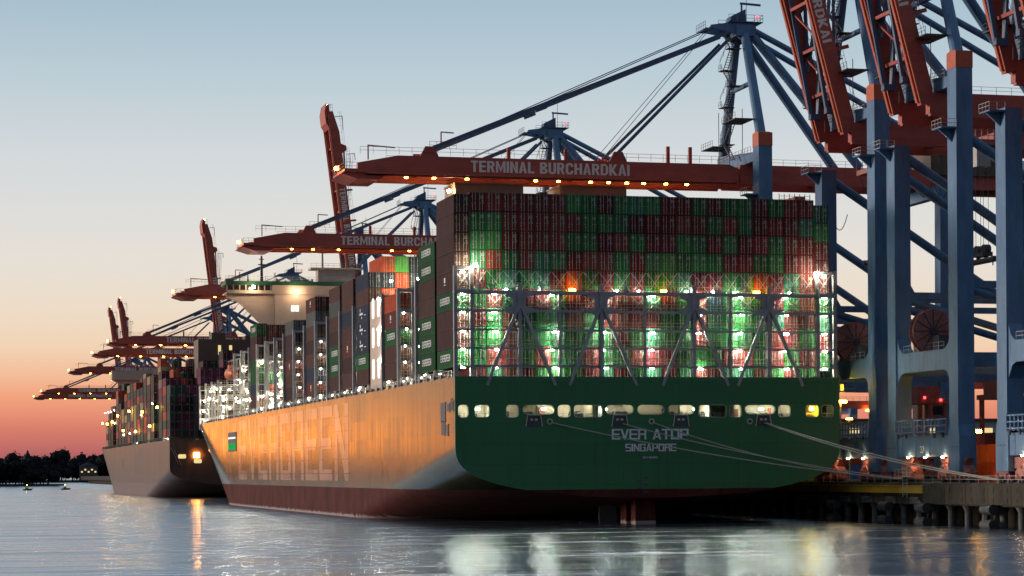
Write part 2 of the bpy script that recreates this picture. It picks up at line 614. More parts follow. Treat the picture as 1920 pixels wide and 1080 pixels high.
def text_mesh(s, size, mat, bold=.012, align='LEFT'):
    key = ('text', s, size, mat.name, align)
    if key in CACHE:
        return CACHE[key]
    c = bpy.data.curves.new('text', 'FONT')
    c.body = s
    c.size = size
    c.offset = bold * size
    c.align_x = align
    c.extrude = .02
    c.resolution_u = 3
    o = bpy.data.objects.new('text', c)
    COL.objects.link(o)
    dg = bpy.context.evaluated_depsgraph_get()
    m = bpy.data.meshes.new_from_object(o.evaluated_get(dg))
    bpy.data.objects.remove(o)
    bpy.data.curves.remove(c)
    m.materials.clear()
    m.materials.append(mat)
    m.name = 'lettering'
    CACHE[key] = m
    return m


WORD = ['zeroth', 'first', 'second', 'third', 'fourth', 'fifth', 'sixth', 'seventh', 'eighth', 'ninth', 'tenth', 'eleventh', 'twelfth',
        'thirteenth', 'fourteenth', 'fifteenth', 'sixteenth', 'seventeenth', 'eighteenth', 'nineteenth', 'twentieth', 'twenty-first',
        'twenty-second', 'twenty-third', 'twenty-fourth']

# ------------------------------------------------------------------ the setting: river, quay, far banks
part('river_water', None, lambda b: b.add([(-12000, -900, 0), (12000, -900, 0), (12000, 14000, 0), (-12000, 14000, 0)], [(0, 1, 2, 3)]),
     M['water'], kind='structure')
QZ, QX = 6.2, 34.0


def f_quay(b):
    b.box(QX, 700, -420, 1900, 3.0, QZ)
    b.box(QX + 7, 700, -420, 1900, -3.0, 2.995)
    b.box(QX + 26, 700, -420, 1900, QZ + .004, QZ + .01)


quay = part('quay', None, f_quay, M['conc'], kind='structure')
n_p = 0
for k in range(44):
    y = -75 + k * 5.5
    part('pile', 'pile', lambda b: (b.tube((0, 0, -3), (0, 0, 2.2), .55, n=12), b.tube((0, 0, 2.2), (0, 0, 3.0), .55, .95, n=12)), M['pile'],
         quay, (QX + 1.3, y, 0), smooth=False)
# fascia panels of the quay wall: yellow rubbing beam on the far stretch, plain concrete blocks near the camera
for k in range(22):
    y0 = -25 + k * 9.0
    part('rubbing_beam', 'rubbeam', lambda b: (b.box(-.5, -.003, .05, 8.95, 4.65, 5.55), b.box(-.62, -.003, .0, 9.0, 5.60, 5.78)), M['yellow'], quay, (QX, y0, 0))
    part('beam_bracket', 'rubbrk', lambda b: (b.box(-.55, -.003, 1.6, 4.6, 3.75, 4.05), b.box(-.35, -.003, 1.2, 5.0, 3.1, 3.72)), [M['pile']], quay, (QX, y0, 0))
for k in range(14):
    y0 = -25 - (k + 1) * 7.0
    part('wall_block', 'wallblk', lambda b: (b.box(-.35, -.003, .04, 6.96, 3.2, 6.1), b.box(-.40, -.36, 1.1, 1.5, 4.9, 5.6), b.box(-.40, -.36, 5.2, 5.6, 4.9, 5.6),
                                           b.box(-.40, -.36, 1.1, 1.5, 3.6, 4.1), b.box(-.40, -.36, 5.2, 5.6, 3.6, 4.1)), M['conc'], quay, (QX, y0, 0))
part('quay_handrail', None, lambda b: b.rail((QX + .3, -120, QZ), (QX + .3, 190, QZ), 1.0, 3.0, .05), M['galv'], quay)
part('crane_rail', None, lambda b: (b.box(38.2, 38.35, -300, 1800, QZ + .012, QZ + .14), b.box(73.2, 73.35, -300, 1800, QZ + .012, QZ + .14)), M['steel'], quay)
fend_where = ['right of the yellow beam', 'below the end of the yellow beam', 'third along the quay', 'in shadow beside the stern']
for k, y in enumerate((-47.5, -26, -12.5, 8)):
    t = thing('quay_fender', 'black rubber drum fender on the quay wall, ' + fend_where[k], 'fender', (QX - 1.0, y, 0), 'drum fenders along the quay wall')
    for z in (.5, 2.6):
        part('fender_drum', 'fdrum', lambda b: (b.tube((0, -1.5, 0), (0, 1.5, 0), .72, n=16), b.tube((0, -1.56, 0), (0, 1.56, 0), .28, n=10)), M['rubber'], t, (0, 0, z))
    for s_ in (-1, 1):
        part('hanger', ('fhang', s_), lambda b: b.bar((.9, s_ * 1.2, 4.2), (.1, s_ * 1.2, .5), .12), M['steel'], t)
for k, (y, lb) in enumerate(((-15.4, 'steel mooring bollard on the quay holding the two long stern lines'), (-47, 'steel mooring bollard on the quay at the right holding the short stern line'))):
    b_ = part('mooring_bollard', 'bollard', lambda b: (b.tube((0, 0, 0), (0, 0, .55), .34, .30, n=14), b.tube((0, 0, .55), (0, 0, .8), .52, .46, n=14), b.box(-.5, .5, -.5, .5, 0, .08)), M['steel'], None, (QX + 1.0, y, QZ))
    tag(b_, lb, 'bollard', 'bollards on the quay edge')

# floodlight post on the quay edge (small access ladder frame seen beside the bogies)
t = thing('quay_ladder', 'pale steel boarding ladder frame standing at the quay edge by the bogies', 'ladder', (QX + .2, -19.5, 4.0))
part('side_rail', 'qls', lambda b: b.bar((-.7, 0, 0), (-.7, 0, 4.6), .1), M['galv'], t)
part('side_rail', 'qls', None, None, t, (0, 1.6, 0))
part('rungs', None, lambda b: [b.bar((-.7, 0, .4 + i * .55), (-.7, 1.6, .4 + i * .55), .07) for i in range(8)], M['galv'], t)
part('platform', None, lambda b: (b.box(-1.2, 1.0, -2.0, 3.6, 3.0, 3.1), b.rail((-1.1, -1.9, 3.1), (-1.1, 3.5, 3.1), 1.1, 1.3, .07)), M['galv'], t)

# --- far river banks with woods
def wood(b, x0, x1, y0, depth, hmin, hmax, n, seed):
    rd = random.Random(seed)
    for i in range(n):
        x = rd.uniform(x0, x1)
        y = y0 + rd.uniform(0, depth)
        h = rd.uniform(hmin, hmax) * (1.16 if rd.random() < .12 else rd.uniform(.8, 1.0))
        # crown: several leaf clumps, each an uneven cluster of leaf faces round a core
        for c in range(4):
            cx, cy, cz = x + rd.gauss(0, h * .18), y + rd.gauss(0, h * .18), h * rd.uniform(.30, .84)
            rr = h * rd.uniform(.14, .24)
            rings, segs = 4, 7
            vs, fs = [], []
            for a in range(rings + 1):
                for s_ in range(segs):
                    th, ph = math.pi * a / rings, 2 * math.pi * s_ / segs
                    q = rr * rd.uniform(.75, 1.2)
                    vs.append((cx + q * math.sin(th) * math.cos(ph), cy + q * math.sin(th) * math.sin(ph), cz + q * math.cos(th)))
            for a in range(rings):
                for s_ in range(segs):
                    s2 = (s_ + 1) % segs
                    fs.append((a * segs + s_, a * segs + s2, (a + 1) * segs + s2, (a + 1) * segs + s_))
            b.add(vs, fs)
            for l in range(44):
                v = Vector((rd.gauss(0, 1), rd.gauss(0, 1), rd.gauss(.25, 1))).normalized() * rr * rd.uniform(.85, 1.35)
                p = Vector((cx, cy, cz)) + v
                e = rr * rd.uniform(.1, .34)
                a1 = Vector((rd.gauss(0, 1), rd.gauss(0, 1), rd.gauss(0, 1))).normalized() * e
                a2 = Vector((rd.gauss(0, 1), rd.gauss(0, 1), rd.gauss(0, 1))).normalized() * e
                b.add([p - a1, p + a2, p + a1], [(0, 1, 2)])
        b.tube((x, y, 0), (x, y, h * .5), .45, .2, n=5)


part('far_bank', None, lambda b: (b.prism([(-900, 1345), (-22, 1362), (-10, 1385), (-30, 1480), (-900, 1520)], 'z', -.5, 1.2),
                                 b.prism([(-2200, 2070), (900, 2070), (900, 2600), (-2200, 2600)], 'z', -.5, 1.4)), M['earth'], kind='structure')
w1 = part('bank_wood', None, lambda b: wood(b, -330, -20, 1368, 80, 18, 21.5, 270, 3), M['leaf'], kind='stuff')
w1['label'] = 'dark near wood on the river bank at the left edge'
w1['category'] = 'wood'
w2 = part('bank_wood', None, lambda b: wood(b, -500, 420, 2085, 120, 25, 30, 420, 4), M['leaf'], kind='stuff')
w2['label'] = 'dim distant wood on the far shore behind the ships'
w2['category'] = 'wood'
t = thing('water_tower', 'dark slim tower with a broad top rising over the left wood', 'tower', (-34, 1455, 0))
part('shaft', None, lambda b: b.tube((0, 0, 0), (0, 0, 24), 2.4, 2.0, n=10), M['earth'], t)
part('lantern_room', None, lambda b: (b.tube((0, 0, 20), (0, 0, 22.6), 3.6, n=10), b.tube((0, 0, 24), (0, 0, 27), 1.4, .3, n=8)), M['earth'], t)
t = thing('riverside_building', 'small building with lit windows low on the far shore', 'building', (52, 2058, 1.4))
part('wall', None, lambda b: b.box(-9, 9, 0, 8, 0, 15), M['brick'], t)
part('roof', None, lambda b: b.prism([(-9.5, 15), (9.5, 15), (0, 19)], 'y', -.4, 8.4), M['steel'], t)
for i in range(5):
    part('window', 'farwin', lambda b: b.box(-.9, .9, -.1, .0, 0, 1.6), M['win2'], t, (-7 + i * 3.4, 0, 8.5 + (i % 2) * 2.2))
for k, (x, y, lb) in enumerate(((-57, 895, 'small dark motor boat with a lamp on the river, left of the other boat'), (-36, 920, 'small pale boat with a light, nearer the moored ships'))):
    t = thing('small_boat', lb, 'boat', (x, y, 0), 'small boats on the river')
    t.scale = (.75, .75, .75)
    part('hull', 'bhull', lambda b: (b.prism([(-3.4, .9), (-3.0, -.2), (2.4, -.2), (3.8, 1.3)], 'y', -1.1, 1.1), b.box(-3.3, 3.0, -1.2, 1.2, .78, .9)), M['steel'], t)
    part('cabin', 'bcab', lambda b: (b.box(-1.6, .6, -.8, .8, .9, 2.0), b.box(-1.8, .9, -.95, .95, 2.0, 2.12)), M['house'], t)
    part('mast', 'bmast', lambda b: b.tube((-.5, 0, 2.1), (-.5, 0, 3.6), .06, n=6), M['steel'], t)
    part('lamp', ('blamp', k), lambda b: b.box(-.65, -.35, -.15, .15, 3.6, 3.9), M['lo'], t)

# ------------------------------------------------------------------ ships
RED, GRN, ORG = (.125, .020, .022), (.020, .135, .036), (.36, .062, .022)
BRN, DBR, NAVY, GREY, TEAL, YEL = (.066, .030, .024), (.040, .018, .016), (.018, .025, .042), (.07, .075, .065), (.02, .09, .10), (.42, .30, .05)
WHT, BLU, LGR = (.45, .46, .50), (.05, .14, .34), (.06, .30, .05)
CW, CH, CL = 2.44, 2.90, 12.19
PITCH = 2.52


def f_body(b):
    w, h, l = CW / 2, CH - .07, CL
    b.box(-w + .03, w - .03, .06, l - .03, .10, h - .03)
    for x in (-w, w - .16):
        for y in (0, l - .16):
            b.box(x, x + .16, y, y + .16, 0, h)
    for x in (-w, w - .10):
        b.box(x, x + .10, .16, l - .16, h - .14, h - .004)
        b.box(x, x + .10, .16, l - .16, .004, .18)
    for y in (0, l - .1):
        b.box(-w + .16, w - .16, y, y + .1, h - .14, h - .004)
        b.box(-w + .16, w - .16, y, y + .1, .004, .16)
    # corrugation ribs on both long sides
    for i in range(20):
        y = .42 + i * .58
        for x in (-w + .03, w - .03):
            b.box(x - .022, x + .022, y, y + .26, .2, h - .16)


def f_door(b):          # one leaf: panel with horizontal ribs, two locking bars with brackets
    b.box(.03, 1.05, -.02, .05, .20, CH - .18)
    for z in (.55, 1.05, 1.55, 2.05, 2.50):
        b.box(.06, 1.02, -.045, -.021, z - .07, z + .07)
    for x in (.30, .74):
        b.tube((x, -.09, .12), (x, -.09, CH - .10), .034, n=5, mat=1)
        for z in (.24, .95, 1.9, 2.66):
            b.box(x - .06, x + .06, -.06, -.046, z - .04, z + .04, 1)
        b.box(x - .02, x + .20, -.12, -.09, 1.18, 1.25, 1)


def f_mark(b):          # small stencilled lines, upper right of the doors
    rd = random.Random(3)
    for i in range(3):
        b.box(.38, .95, -.052, -.05, 2.34 - i * .16 - .09, 2.34 - i * .16)
    for i in range(4):
        b.box(.62, .95, -.052, -.05, 1.74 - i * .13 - .06, 1.74 - i * .13)
    b.box(-.92, -.70, -.052, -.05, 2.10, 2.32)
    b.box(-.90, -.74, -.052, -.05, .70, .86)


def f_mark2(b):
    for i in range(3):
        b.box(.40, .95, -.052, -.05, 2.34 - i * .16 - .09, 2.34 - i * .16)
    n = 12
    c = [(-.74 + .22 * math.cos(2 * math.pi * k / n), -.052, 2.22 + .22 * math.sin(2 * math.pi * k / n)) for k in range(n)]
    b.add(c, [tuple(range(n))])
    b.box(.10, .22, -.052, -.05, .9, 1.02)
    b.box(-.6, -.5, -.052, -.05, .62, .76)


def container(x, y, z, col, label, group, doors=True, mark=0, side=None):
    c = part('shipping_container', 'cbody', f_body, M['contain'], None, (x, y, z), color=col)
    tag(c, label, 'container', group)
    if doors:
        part('door', 'cdoor', f_door, [M['contain'], M['galv']], c, (.02, 0, 0), color=col)
        part('door', 'cdoorl', lambda b: (f_door(b), setattr(b, 'v', [(-p[0], p[1], p[2]) for p in b.v]), setattr(b, 'f', [q[::-1] for q in b.f])), [M['contain'], M['galv']], c, (-.02, 0, 0), color=col)
        if mark:
            part('door_marking', ('cmark', mark), f_mark if mark == 1 else f_mark2, M['mark'], c, kind='stuff')
    if side == 'word':
        part('side_lettering', 'cword', lambda b: [b.add([(-CW / 2 - .012, 9.6 - u, 1.05 + v * 1.05) for u, v in poly], [tuple(range(len(poly)))])
                                                  for poly in block_word('EVERGREEN', 0, 6.6, .16)], M['white'], c)
    elif side == 'spot':
        part('side_marking', 'cspot', lambda b: (b.box(-CW / 2 - .014, -CW / 2 - .012, 6.0, 6.9, 1.5, 2.3), b.box(-CW / 2 - .014, -CW / 2 - .012, 5.9, 7.0, 1.1, 1.25)), M['white'], c)
    elif side == 'logo':
        part('side_marking', 'clogo', lambda b: (b.box(-CW / 2 - .014, -CW / 2 - .012, 7.6, 8.2, 1.9, 2.5), b.box(-CW / 2 - .014, -CW / 2 - .012, 5.4, 8.6, 1.3, 1.7),
                                                b.box(-CW / 2 - .014, -CW / 2 - .012, 2.4, 4.2, 1.1, 1.25), b.box(-CW / 2 - .014, -CW / 2 - .012, 6.2, 6.8, .6, 1.0)), M['white'], c)
    return c


def half_breadth(s, z, B, Lh, zd, zk):
    """half-breadth of the hull at station s (from the transom) and height z"""
    zf = 12.3 * (zd / 22.5) * max(0.0, 1 - s / 84.0) - 60 * max(0.0, s - 84) / 84
    b = B
    if z < zf:
        zz = max(zk, -8)
        t_ = min(1.0, (zf - z) / max(.01, zf - zz))
        b = B * math.sqrt(max(0.0, 1 - t_ ** 3))
    q = max(0.0, z) / zd
    s0 = Lh * (.60 + .225 * q)
    s1 = Lh * (.955 + .045 * q)
    if s > s0:
        u = min(1.0, (s - s0) / (s1 - s0))
        b = min(b, B * (1 - u ** 2.3))
    return max(0.0, b)


def keel(s):
    return max(-8.0, 4.1 - s * 4.1 / 46.0)


def hull_mesh(name, B, Lh, zd, zp, mats):
    stations = [0, 1, 2, 3.5, 5, 7, 9, 12, 15, 18, 22, 26, 30, 35, 40, 46, 52, 60, 68, 76, 84, 100, 130, 160, 190]
    stations += [Lh * (.55 + .45 * i / 40) for i in range(41)]
    stations = sorted(set(round(s, 2) for s in stations))
    zs = sorted(set([zd, zd - 2, zd - 4.5, zd - 7, zd - 9] + [12.3 - .35 * i for i in range(20)] + [zp] + [zp - .4 * i for i in range(1, 15)] + [-1.0, -2, -3]), reverse=True)
    zs = [z for z in zs if z <= zd]
    vs, fs, ms = [], [], []
    for side in (-1, 1):
        o = len(vs)
        for s in stations:
            zk = keel(s)
            for z in zs:
                if z <= zk:
                    vs.append((0, s, zk))
                else:
                    vs.append((side * half_breadth(s, z, B, Lh, zd, zk), s, z))
        nz = len(zs)
        for i in range(len(stations) - 1):
            for j in range(nz - 1):
                a, b_, c, d_ = o + i * nz + j, o + (i + 1) * nz + j, o + (i + 1) * nz + j + 1, o + i * nz + j + 1
                f = (a, b_, c, d_) if side > 0 else (d_, c, b_, a)
                pts = {tuple(round(q, 4) for q in vs[k]) for k in f}
                if len(pts) < 3:
                    continue
                fs.append(f)
                ms.append(0 if zs[j + 1] >= zp - .01 else 1)
    m = bpy.data.meshes.new(name)
    m.from_pydata(vs, [], fs)
    for t_ in mats:
        m.materials.append(t_)
    m.polygons.foreach_set('material_index', ms)
    m.polygons.foreach_set('use_smooth', [True] * len(fs))
    m.validate()
    return m


def transom_outline(B, zd, z_lo=None, z_hi=None):
    """2-D outline (x, z) of the transom between two heights"""
    zlo = keel(0) if z_lo is None else z_lo
    zhi = zd if z_hi is None else z_hi
    n = 44
    right = [(half_breadth(0, z, B, 400, zd, keel(0)), z) for z in [zhi - (zhi - zlo) * (1 - (1 - i / n) ** 1.6) for i in range(n + 1)]]
    pts = right + [(-x, z) for x, z in reversed(right)]
    out = []
    for p in pts:
        if not out or (abs(p[0] - out[-1][0]) + abs(p[1] - out[-1][1])) > .01:
            out.append(p)
    return out


def plate_with_holes(name, outline, holes, thick, mat):
    c = bpy.data.curves.new(name, 'CURVE')
    c.dimensions = '2D'
    c.fill_mode = 'BOTH'
    c.extrude = thick / 2
    for pts in [outline] + holes:
        sp = c.splines.new('POLY')
        sp.points.add(len(pts) - 1)
        for p, (x, z) in zip(sp.points, pts):
            p.co = (x, z, 0, 1)
        sp.use_cyclic_u = True
    o = bpy.data.objects.new(name, c)
    COL.objects.link(o)
    dg = bpy.context.evaluated_depsgraph_get()
    m = bpy.data.meshes.new_from_object(o.evaluated_get(dg))
    bpy.data.objects.remove(o)
    bpy.data.curves.remove(c)
    m.materials.clear()
    m.materials.append(mat)
    return m


def round_rect(x0, x1, z0, z1, r, n=4):
    out = []
    for cx, cz, a in ((x1 - r, z1 - r, 0), (x0 + r, z1 - r, 90), (x0 + r, z0 + r, 180), (x1 - r, z0 + r, 270)):
        for i in range(n + 1):
            t_ = R(a + 90 * i / n)
            out.append((cx + r * math.cos(t_), cz + r * math.sin(t_)))
    return out


def rake(b):
    """stand XY plate up into the XZ plane"""
    return (R(90), 0, 0)


# ---- ship at the quay -------------------------------------------------
B1, L1, ZD, ZP = 30.75, 398.0, 22.55, 5.45
ship = thing('container_ship', 'huge green container ship moored stern-on at the quay with lit lashing bridges', 'ship', (0, 0, 0), 'container ships at the quay')
obj('hull', hull_mesh('hull', B1, L1, ZD, ZP, [M['hull'], M['boot']]), ship)
OPEN = [(-30.28, -28.73, 0), (-27.74, -25.52, 0), (-22.88, -20.97, 0), (-20.31, -15.39, 1), (-14.81, -12.88, 0), (-12.29, -7.83, 0), (-7.32, -2.83, 1),
        (-2.23, 2.04, 1), (2.64, 6.94, 1), (7.54, 12.05, 0), (12.57, 14.57, 0), (15.1, 20.09, 1), (20.61, 22.55, 0), (25.11, 27.24, 0), (27.77, 29.73, 0)]
holes = [round_rect(a, b, 16.85 if k else 16.42, 18.25, .75 if k else .5) for a, b, k in OPEN]
TY = -.15
obj('transom', plate_with_holes('transom', transom_outline(B1, ZD, ZP + .001), holes, .3, M['transom']), ship, (0, TY, 0), (R(90), 0, 0))
obj('transom_foot', plate_with_holes('transom_foot', transom_outline(B1, ZD, None, ZP), [], .3, M['boot']), ship, (0, TY, 0), (R(90), 0, 0))
# opening rims
for (a, b, k), h in zip(OPEN, holes):
    n = len(h)
    cx, cz = (a + b) / 2, 17.4

    def f_rim(bb, h=h, n=n, cx=cx):
        for i in range(n):
            p, q = h[i], h[(i + 1) % n]
            bb.bar((p[0] - cx, 0, p[1]), (q[0] - cx, 0, q[1]), .07, .07)
    part('opening_rim', None, f_rim, M['room'], ship, (cx, TY - .17, 0))


def f_room(b):
    b.box(-30.3, 30.3, 6.0, 6.2, 13.0, 20.8)                     # back wall
    b.box(-30.5, 30.5, .05, 9.0, 15.2, 15.4)                     # floor
    b.box(-30.5, 30.5, .05, 9.0, 20.82, 20.95)                   # ceiling
    for x in (-24.6, -17.8, -8.9, -2.5, 4.8, 9.8, 13.5, 23.6, 27.5):
        b.box(x - .18, x + .18, .8, 5.9, 15.41, 20.8)            # web frames
        b.prism([(x + .2, 18.0), (x + 1.4, 20.8), (x + .2, 20.8)], 'y', 2.2, 2.5)


part('mooring_deck', None, f_room, M['room'], ship)
part('winches', None, lambda b: [(b.tube((x - 1.0, 3.2, 16.6), (x + 1.0, 3.2, 16.6), .75, n=12), b.box(x - 1.3, x + 1.3, 2.8, 3.6, 15.41, 16.2)) for x in (-19, -11, -4, 5, 10, 17)], M['steel'], ship, kind='stuff')
rg = random.Random(9)
for k in range(22):
    gx = -29.4 + k * 2.75 + rg.uniform(-.6, .6)
    gw, gz = rg.uniform(.3, 1.1), rg.uniform(16.6, 18.2)
    part('deck_gear', None, lambda b: b.box(-gw / 2, gw / 2, 0, .5, 15.42, gz), rg.choice((M['steel'], M['transom'], M['bogie'], M['bridge'])), ship, (gx, rg.uniform(2.2, 5.0), 0))
part('deck_rail', None, lambda b: b.rail((-30.2, .8, 15.42), (30.2, .8, 15.42), 1.6, 1.1, .06), M['galv'], ship)
for x, big in ((-26.9, 1), (-29.6, 0), (-21.8, 0), (-16.6, 1), (-13.8, 0), (-10.2, 0), (-7.0, 1), (.2, 0), (5.2, 0), (7.6, 1), (13.6, 0), (18.4, 1), (21.5, 0), (28.4, 0)):
    part('deck_lamp', ('mlamp', big), (lambda b: b.box(-.26, .26, -.12, .12, -.12, .12)) if big else (lambda b: b.box(-.2, .2, -.1, .1, -.08, .08)), M['lmoor' if big else 'ld'], ship, (x, 1.4 if big else 3.0, 17.7 if big else 19.2))
part('yellow_lamp', None, lambda b: b.box(-.3, .3, -.1, .1, -.25, .25), M['ly'], ship, (26.2, -.1, 17.7))
# fairleads: trapezoid frames and round hawse holes under the openings
for x in (-18.6, -5.1, 4.7, 18.1):
    part('fairlead', 'fairlead', lambda b: (b.prism([(-1.15, 15.1), (1.15, 15.1), (.95, 16.7), (-.95, 16.7)], 'y', -.12, 0), b.bar((-1.3, -.2, 15.0), (-1.0, -.2, 16.8), .12, .12, 1),
                                          b.bar((1.3, -.2, 15.0), (1.0, -.2, 16.8), .12, .12, 1), b.bar((-1.0, -.2, 16.75), (1.0, -.2, 16.75), .12, .12, 1),
                                          b.box(-.55, -.15, -.16, -.122, 15.9, 16.2, 1), b.box(.15, .55, -.16, -.122, 15.9, 16.2, 1)), [M['steel'], M['room']], ship, (x, TY - .16, 0))
for x in (-16.1, 0.0, 15.9):
    part('hawse_hole', 'hawse', lambda b: [b.bar((.38 * math.cos(2 * math.pi * i / 14), 0, .38 * math.sin(2 * math.pi * i / 14)), (.38 * math.cos(2 * math.pi * (i + 1) / 14), 0, .38 * math.sin(2 * math.pi * (i + 1) / 14)), .16, .16) for i in range(14)]
         + [b.prism([(.34 * math.cos(2 * math.pi * i / 14), .34 * math.sin(2 * math.pi * i / 14)) for i in range(14)], 'y', -.03, .0, 1)], [M['room'], M['steel']], ship, (x, TY - .19, 15.75))
# name and port of registry


def word_part(name, word, x0, x1, z0, z1, y, mat, par, gap=.14):
    part(name, None, lambda b: [b.add([(u, y, z0 + v * (z1 - z0)) for u, v in poly], [tuple(range(len(poly)))]) for poly in block_word(word, x0, x1, gap, {'I': .3})], mat, par)


word_part('name_lettering', 'EVER', -6.35, -.85, 13.0, 14.62, TY - .165, M['name'], ship, .05)
word_part('name_lettering', 'ATOP', .15, 5.95, 13.0, 14.62, TY - .165, M['name'], ship, .05)
word_part('port_lettering', 'SINGAPORE', -4.2, 3.95, 11.2, 12.35, TY - .165, M['name'], ship, .08)
obj('number_lettering', text_mesh('IMO 9893993', .42, M['name'], .01, 'CENTER'), ship, (-.25, TY - .18, 10.1), (R(90), 0, 0))
for i in range(5):
    part('draught_mark', 'dmark', lambda b: b.box(-.4, .4, -.005, 0, 0, .2), M['steel'], ship, (-1.0 - (i % 2) * 1.0, TY - .16, 4.9 + i * .55))
# big side lettering
part('side_lettering', None, lambda b: [b.add([(-B1 - .02, 247 - u, 6.7 + v * 14.7) for u, v in poly], [tuple(range(len(poly)))]) for poly in block_word('EVERGREEN', 0, 157, .16)], M['hull_letter'], ship)
# mooring ports on the ship's side near the stern and a pilot door, glowing panels standing for its lit inside
for y0, y1, z0, z1 in ((6.2, 9.6, 16.0, 18.8), (3.2, 5.2, 17.4, 18.6), (1.6, 2.6, 17.5, 19.2), (.5, 1.3, 17.5, 18.9), (6.6, 9.2, 13.9, 15.9), (4.2, 5.6, 13.8, 15.4)):
    part('side_port', None, lambda b: (b.box(-.06, .05, y0, y1, z0, z1), b.box(-.11, -.061, y0 - .14, y1 + .14, z1, z1 + .12, 1), b.box(-.11, -.061, y0 - .14, y1 + .14, z0 - .12, z0, 1)), [M['steel'], M['hull']], ship, (-B1, 0, 0))
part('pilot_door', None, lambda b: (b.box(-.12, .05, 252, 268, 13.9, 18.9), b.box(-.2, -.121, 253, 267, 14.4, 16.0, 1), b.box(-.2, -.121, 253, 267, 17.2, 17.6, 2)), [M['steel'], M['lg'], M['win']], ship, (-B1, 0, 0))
# deck, hatch covers, bulwark posts
part('main_deck', None, lambda b: (b.box(-30.5, 30.5, 9.0, 330, 20.8, 21.0), b.prism([(-30.0, 330), (30.0, 330), (20, 370), (6, 390), (-6, 390), (-20, 370)], 'z', 20.8, 21.0)), M['deck'], ship)
# rudder, horn and propeller
part('rudder', None, lambda b: (b.prism([(-1.6, 1.5), (-.5, 7.5), (.5, 7.5), (1.6, 1.5)], 'z', -4, 4.0), b.box(-1.62, 1.62, 1.45, 1.6, -4, 1.2)), M['boot'], ship, (-.2, 1.0, 0))
part('rudder_horn', None, lambda b: b.prism([(-1.2, 7.6), (1.2, 7.6), (.8, 12), (-.8, 12)], 'z', -2, 3.6), M['boot'], ship, (-.2, 1.0, 0))


def f_prop(b):
    b.tube((0, -1.2, 0), (0, 2.0, 0), .9, 1.1, n=14)
    for i in range(5):
        a = 2 * math.pi * i / 5 + .3
        ca, sa = math.cos(a), math.sin(a)
        pts = [(.8, -.5), (3.0, -1.5), (5.0, -1.2), (5.4, 0), (5.0, 1.1), (3.0, 1.2), (.8, .5)]
        vs = [(r * ca - w * sa, w * .5, r * sa + w * ca) for r, w in pts] + [(r * ca - w * sa, w * .5 + .2, r * sa + w * ca) for r, w in pts]
        n = len(pts)
        b.add(vs, [tuple(range(n)), tuple(range(2 * n - 1, n - 1, -1))] + [(k, n + k, n + (k + 1) % n, (k + 1) % n) for k in range(n)])


part('propeller', None, f_prop, M['steel'], ship, (-3.4, 12.5, -2.4))

# --- lashing bridges
LB = [0.35, 28.6, 43.3, 57.2, 85.2, 99.6, 114.0, 128.6, 142.8, 157.4, 171.6, 186, 200.4, 214.6, 229, 243.2, 257.6, 292, 306.4, 320.8, 335.2]


def lashing_bridge(y, stern=False, lit=0, top=35.3, posts=None):
    """full-beam steel frame between two container bays: posts, walkways, rails, lamps"""
    levels = [24.25, 27.0, 29.75, 32.6, 35.3] if top > 35 else [24.25, 27.0, 29.75, 32.6]
    xs = posts or [-30.4, -27.9, -20.6, -14.2, -7.75, -.7, 7.03, 13.1, 19.2, 27.5, 30.4]

    def f(b):
        for i, x in enumerate(xs):
            end = i in (0, 1, len(xs) - 2, len(xs) - 1)
            w = .55 if end else (.38 if stern else .3)
            b.box(x - w / 2, x + w / 2, 0, .62, 21.0, (39.2 if end else top + (1.2 if stern and i % 2 == 0 else .3)) if top > 35 else top + 1.2)
        for z in levels:
            b.box(-30.7, 30.7, -.05, .95, z - .09, z - .01)
            b.box(-30.7, 30.7, .05, .16, z - .32, z - .1)
        for x0, x1 in ((-30.4, -27.9), (27.5, 30.4)):
            if top > 35:
                b.box(x0 + .32, x1 - .32, .02, .58, 38.6, 39.1)
                b.box(x0 + .32, x1 - .32, .02, .58, 35.32, 35.7)
    o = part('lashing_bridge', None if stern or posts else ('lb', top, lit > 1), f, M['bridge'] if lit < 2 else M['bridge_lt'], ship, (0, y, 0))  # far frames take the paler paint to look brightly lamplit
    part('rail', ('lbr', len(levels)), lambda b: [b.rail((-30.5, -.02, z), (30.5, -.02, z), 1.05, .9, .05) for z in levels], M['bridge_lt'] if not stern else M['galv'], o)
    part('top_rail', ('lby', len(levels)), lambda b: [b.bar((-30.5, -.06, z + 1.08), (30.5, -.06, z + 1.08), .075) for z in levels], M['yellow'], o)
    return o, levels


stern_lb, LV = lashing_bridge(LB[0], True)


def f_brace(b):       # gusset plate with two raking legs and a post
    b.prism([(-2.2, 35.0), (-2.2, 34.7), (-1.0, 34.4), (-1.0, 33.2), (-2.4, 32.8), (-2.4, 32.3), (-1.2, 32.1), (-.3, 30.8), (.3, 30.8), (1.2, 32.1), (2.4, 32.3), (2.4, 32.8), (1.0, 33.2), (1.0, 34.4), (2.2, 34.7), (2.2, 35.0)], 'y', -.28, -.08)
    b.bar((-.3, -.52, 33.0), (-5.2, -.52, 21.2), .54, .45)
    b.bar((.3, -.52, 33.0), (5.45, -.52, 21.2), .54, .45)
    b.box(-.27, .27, -.6, -.285, 21.2, 36.7)


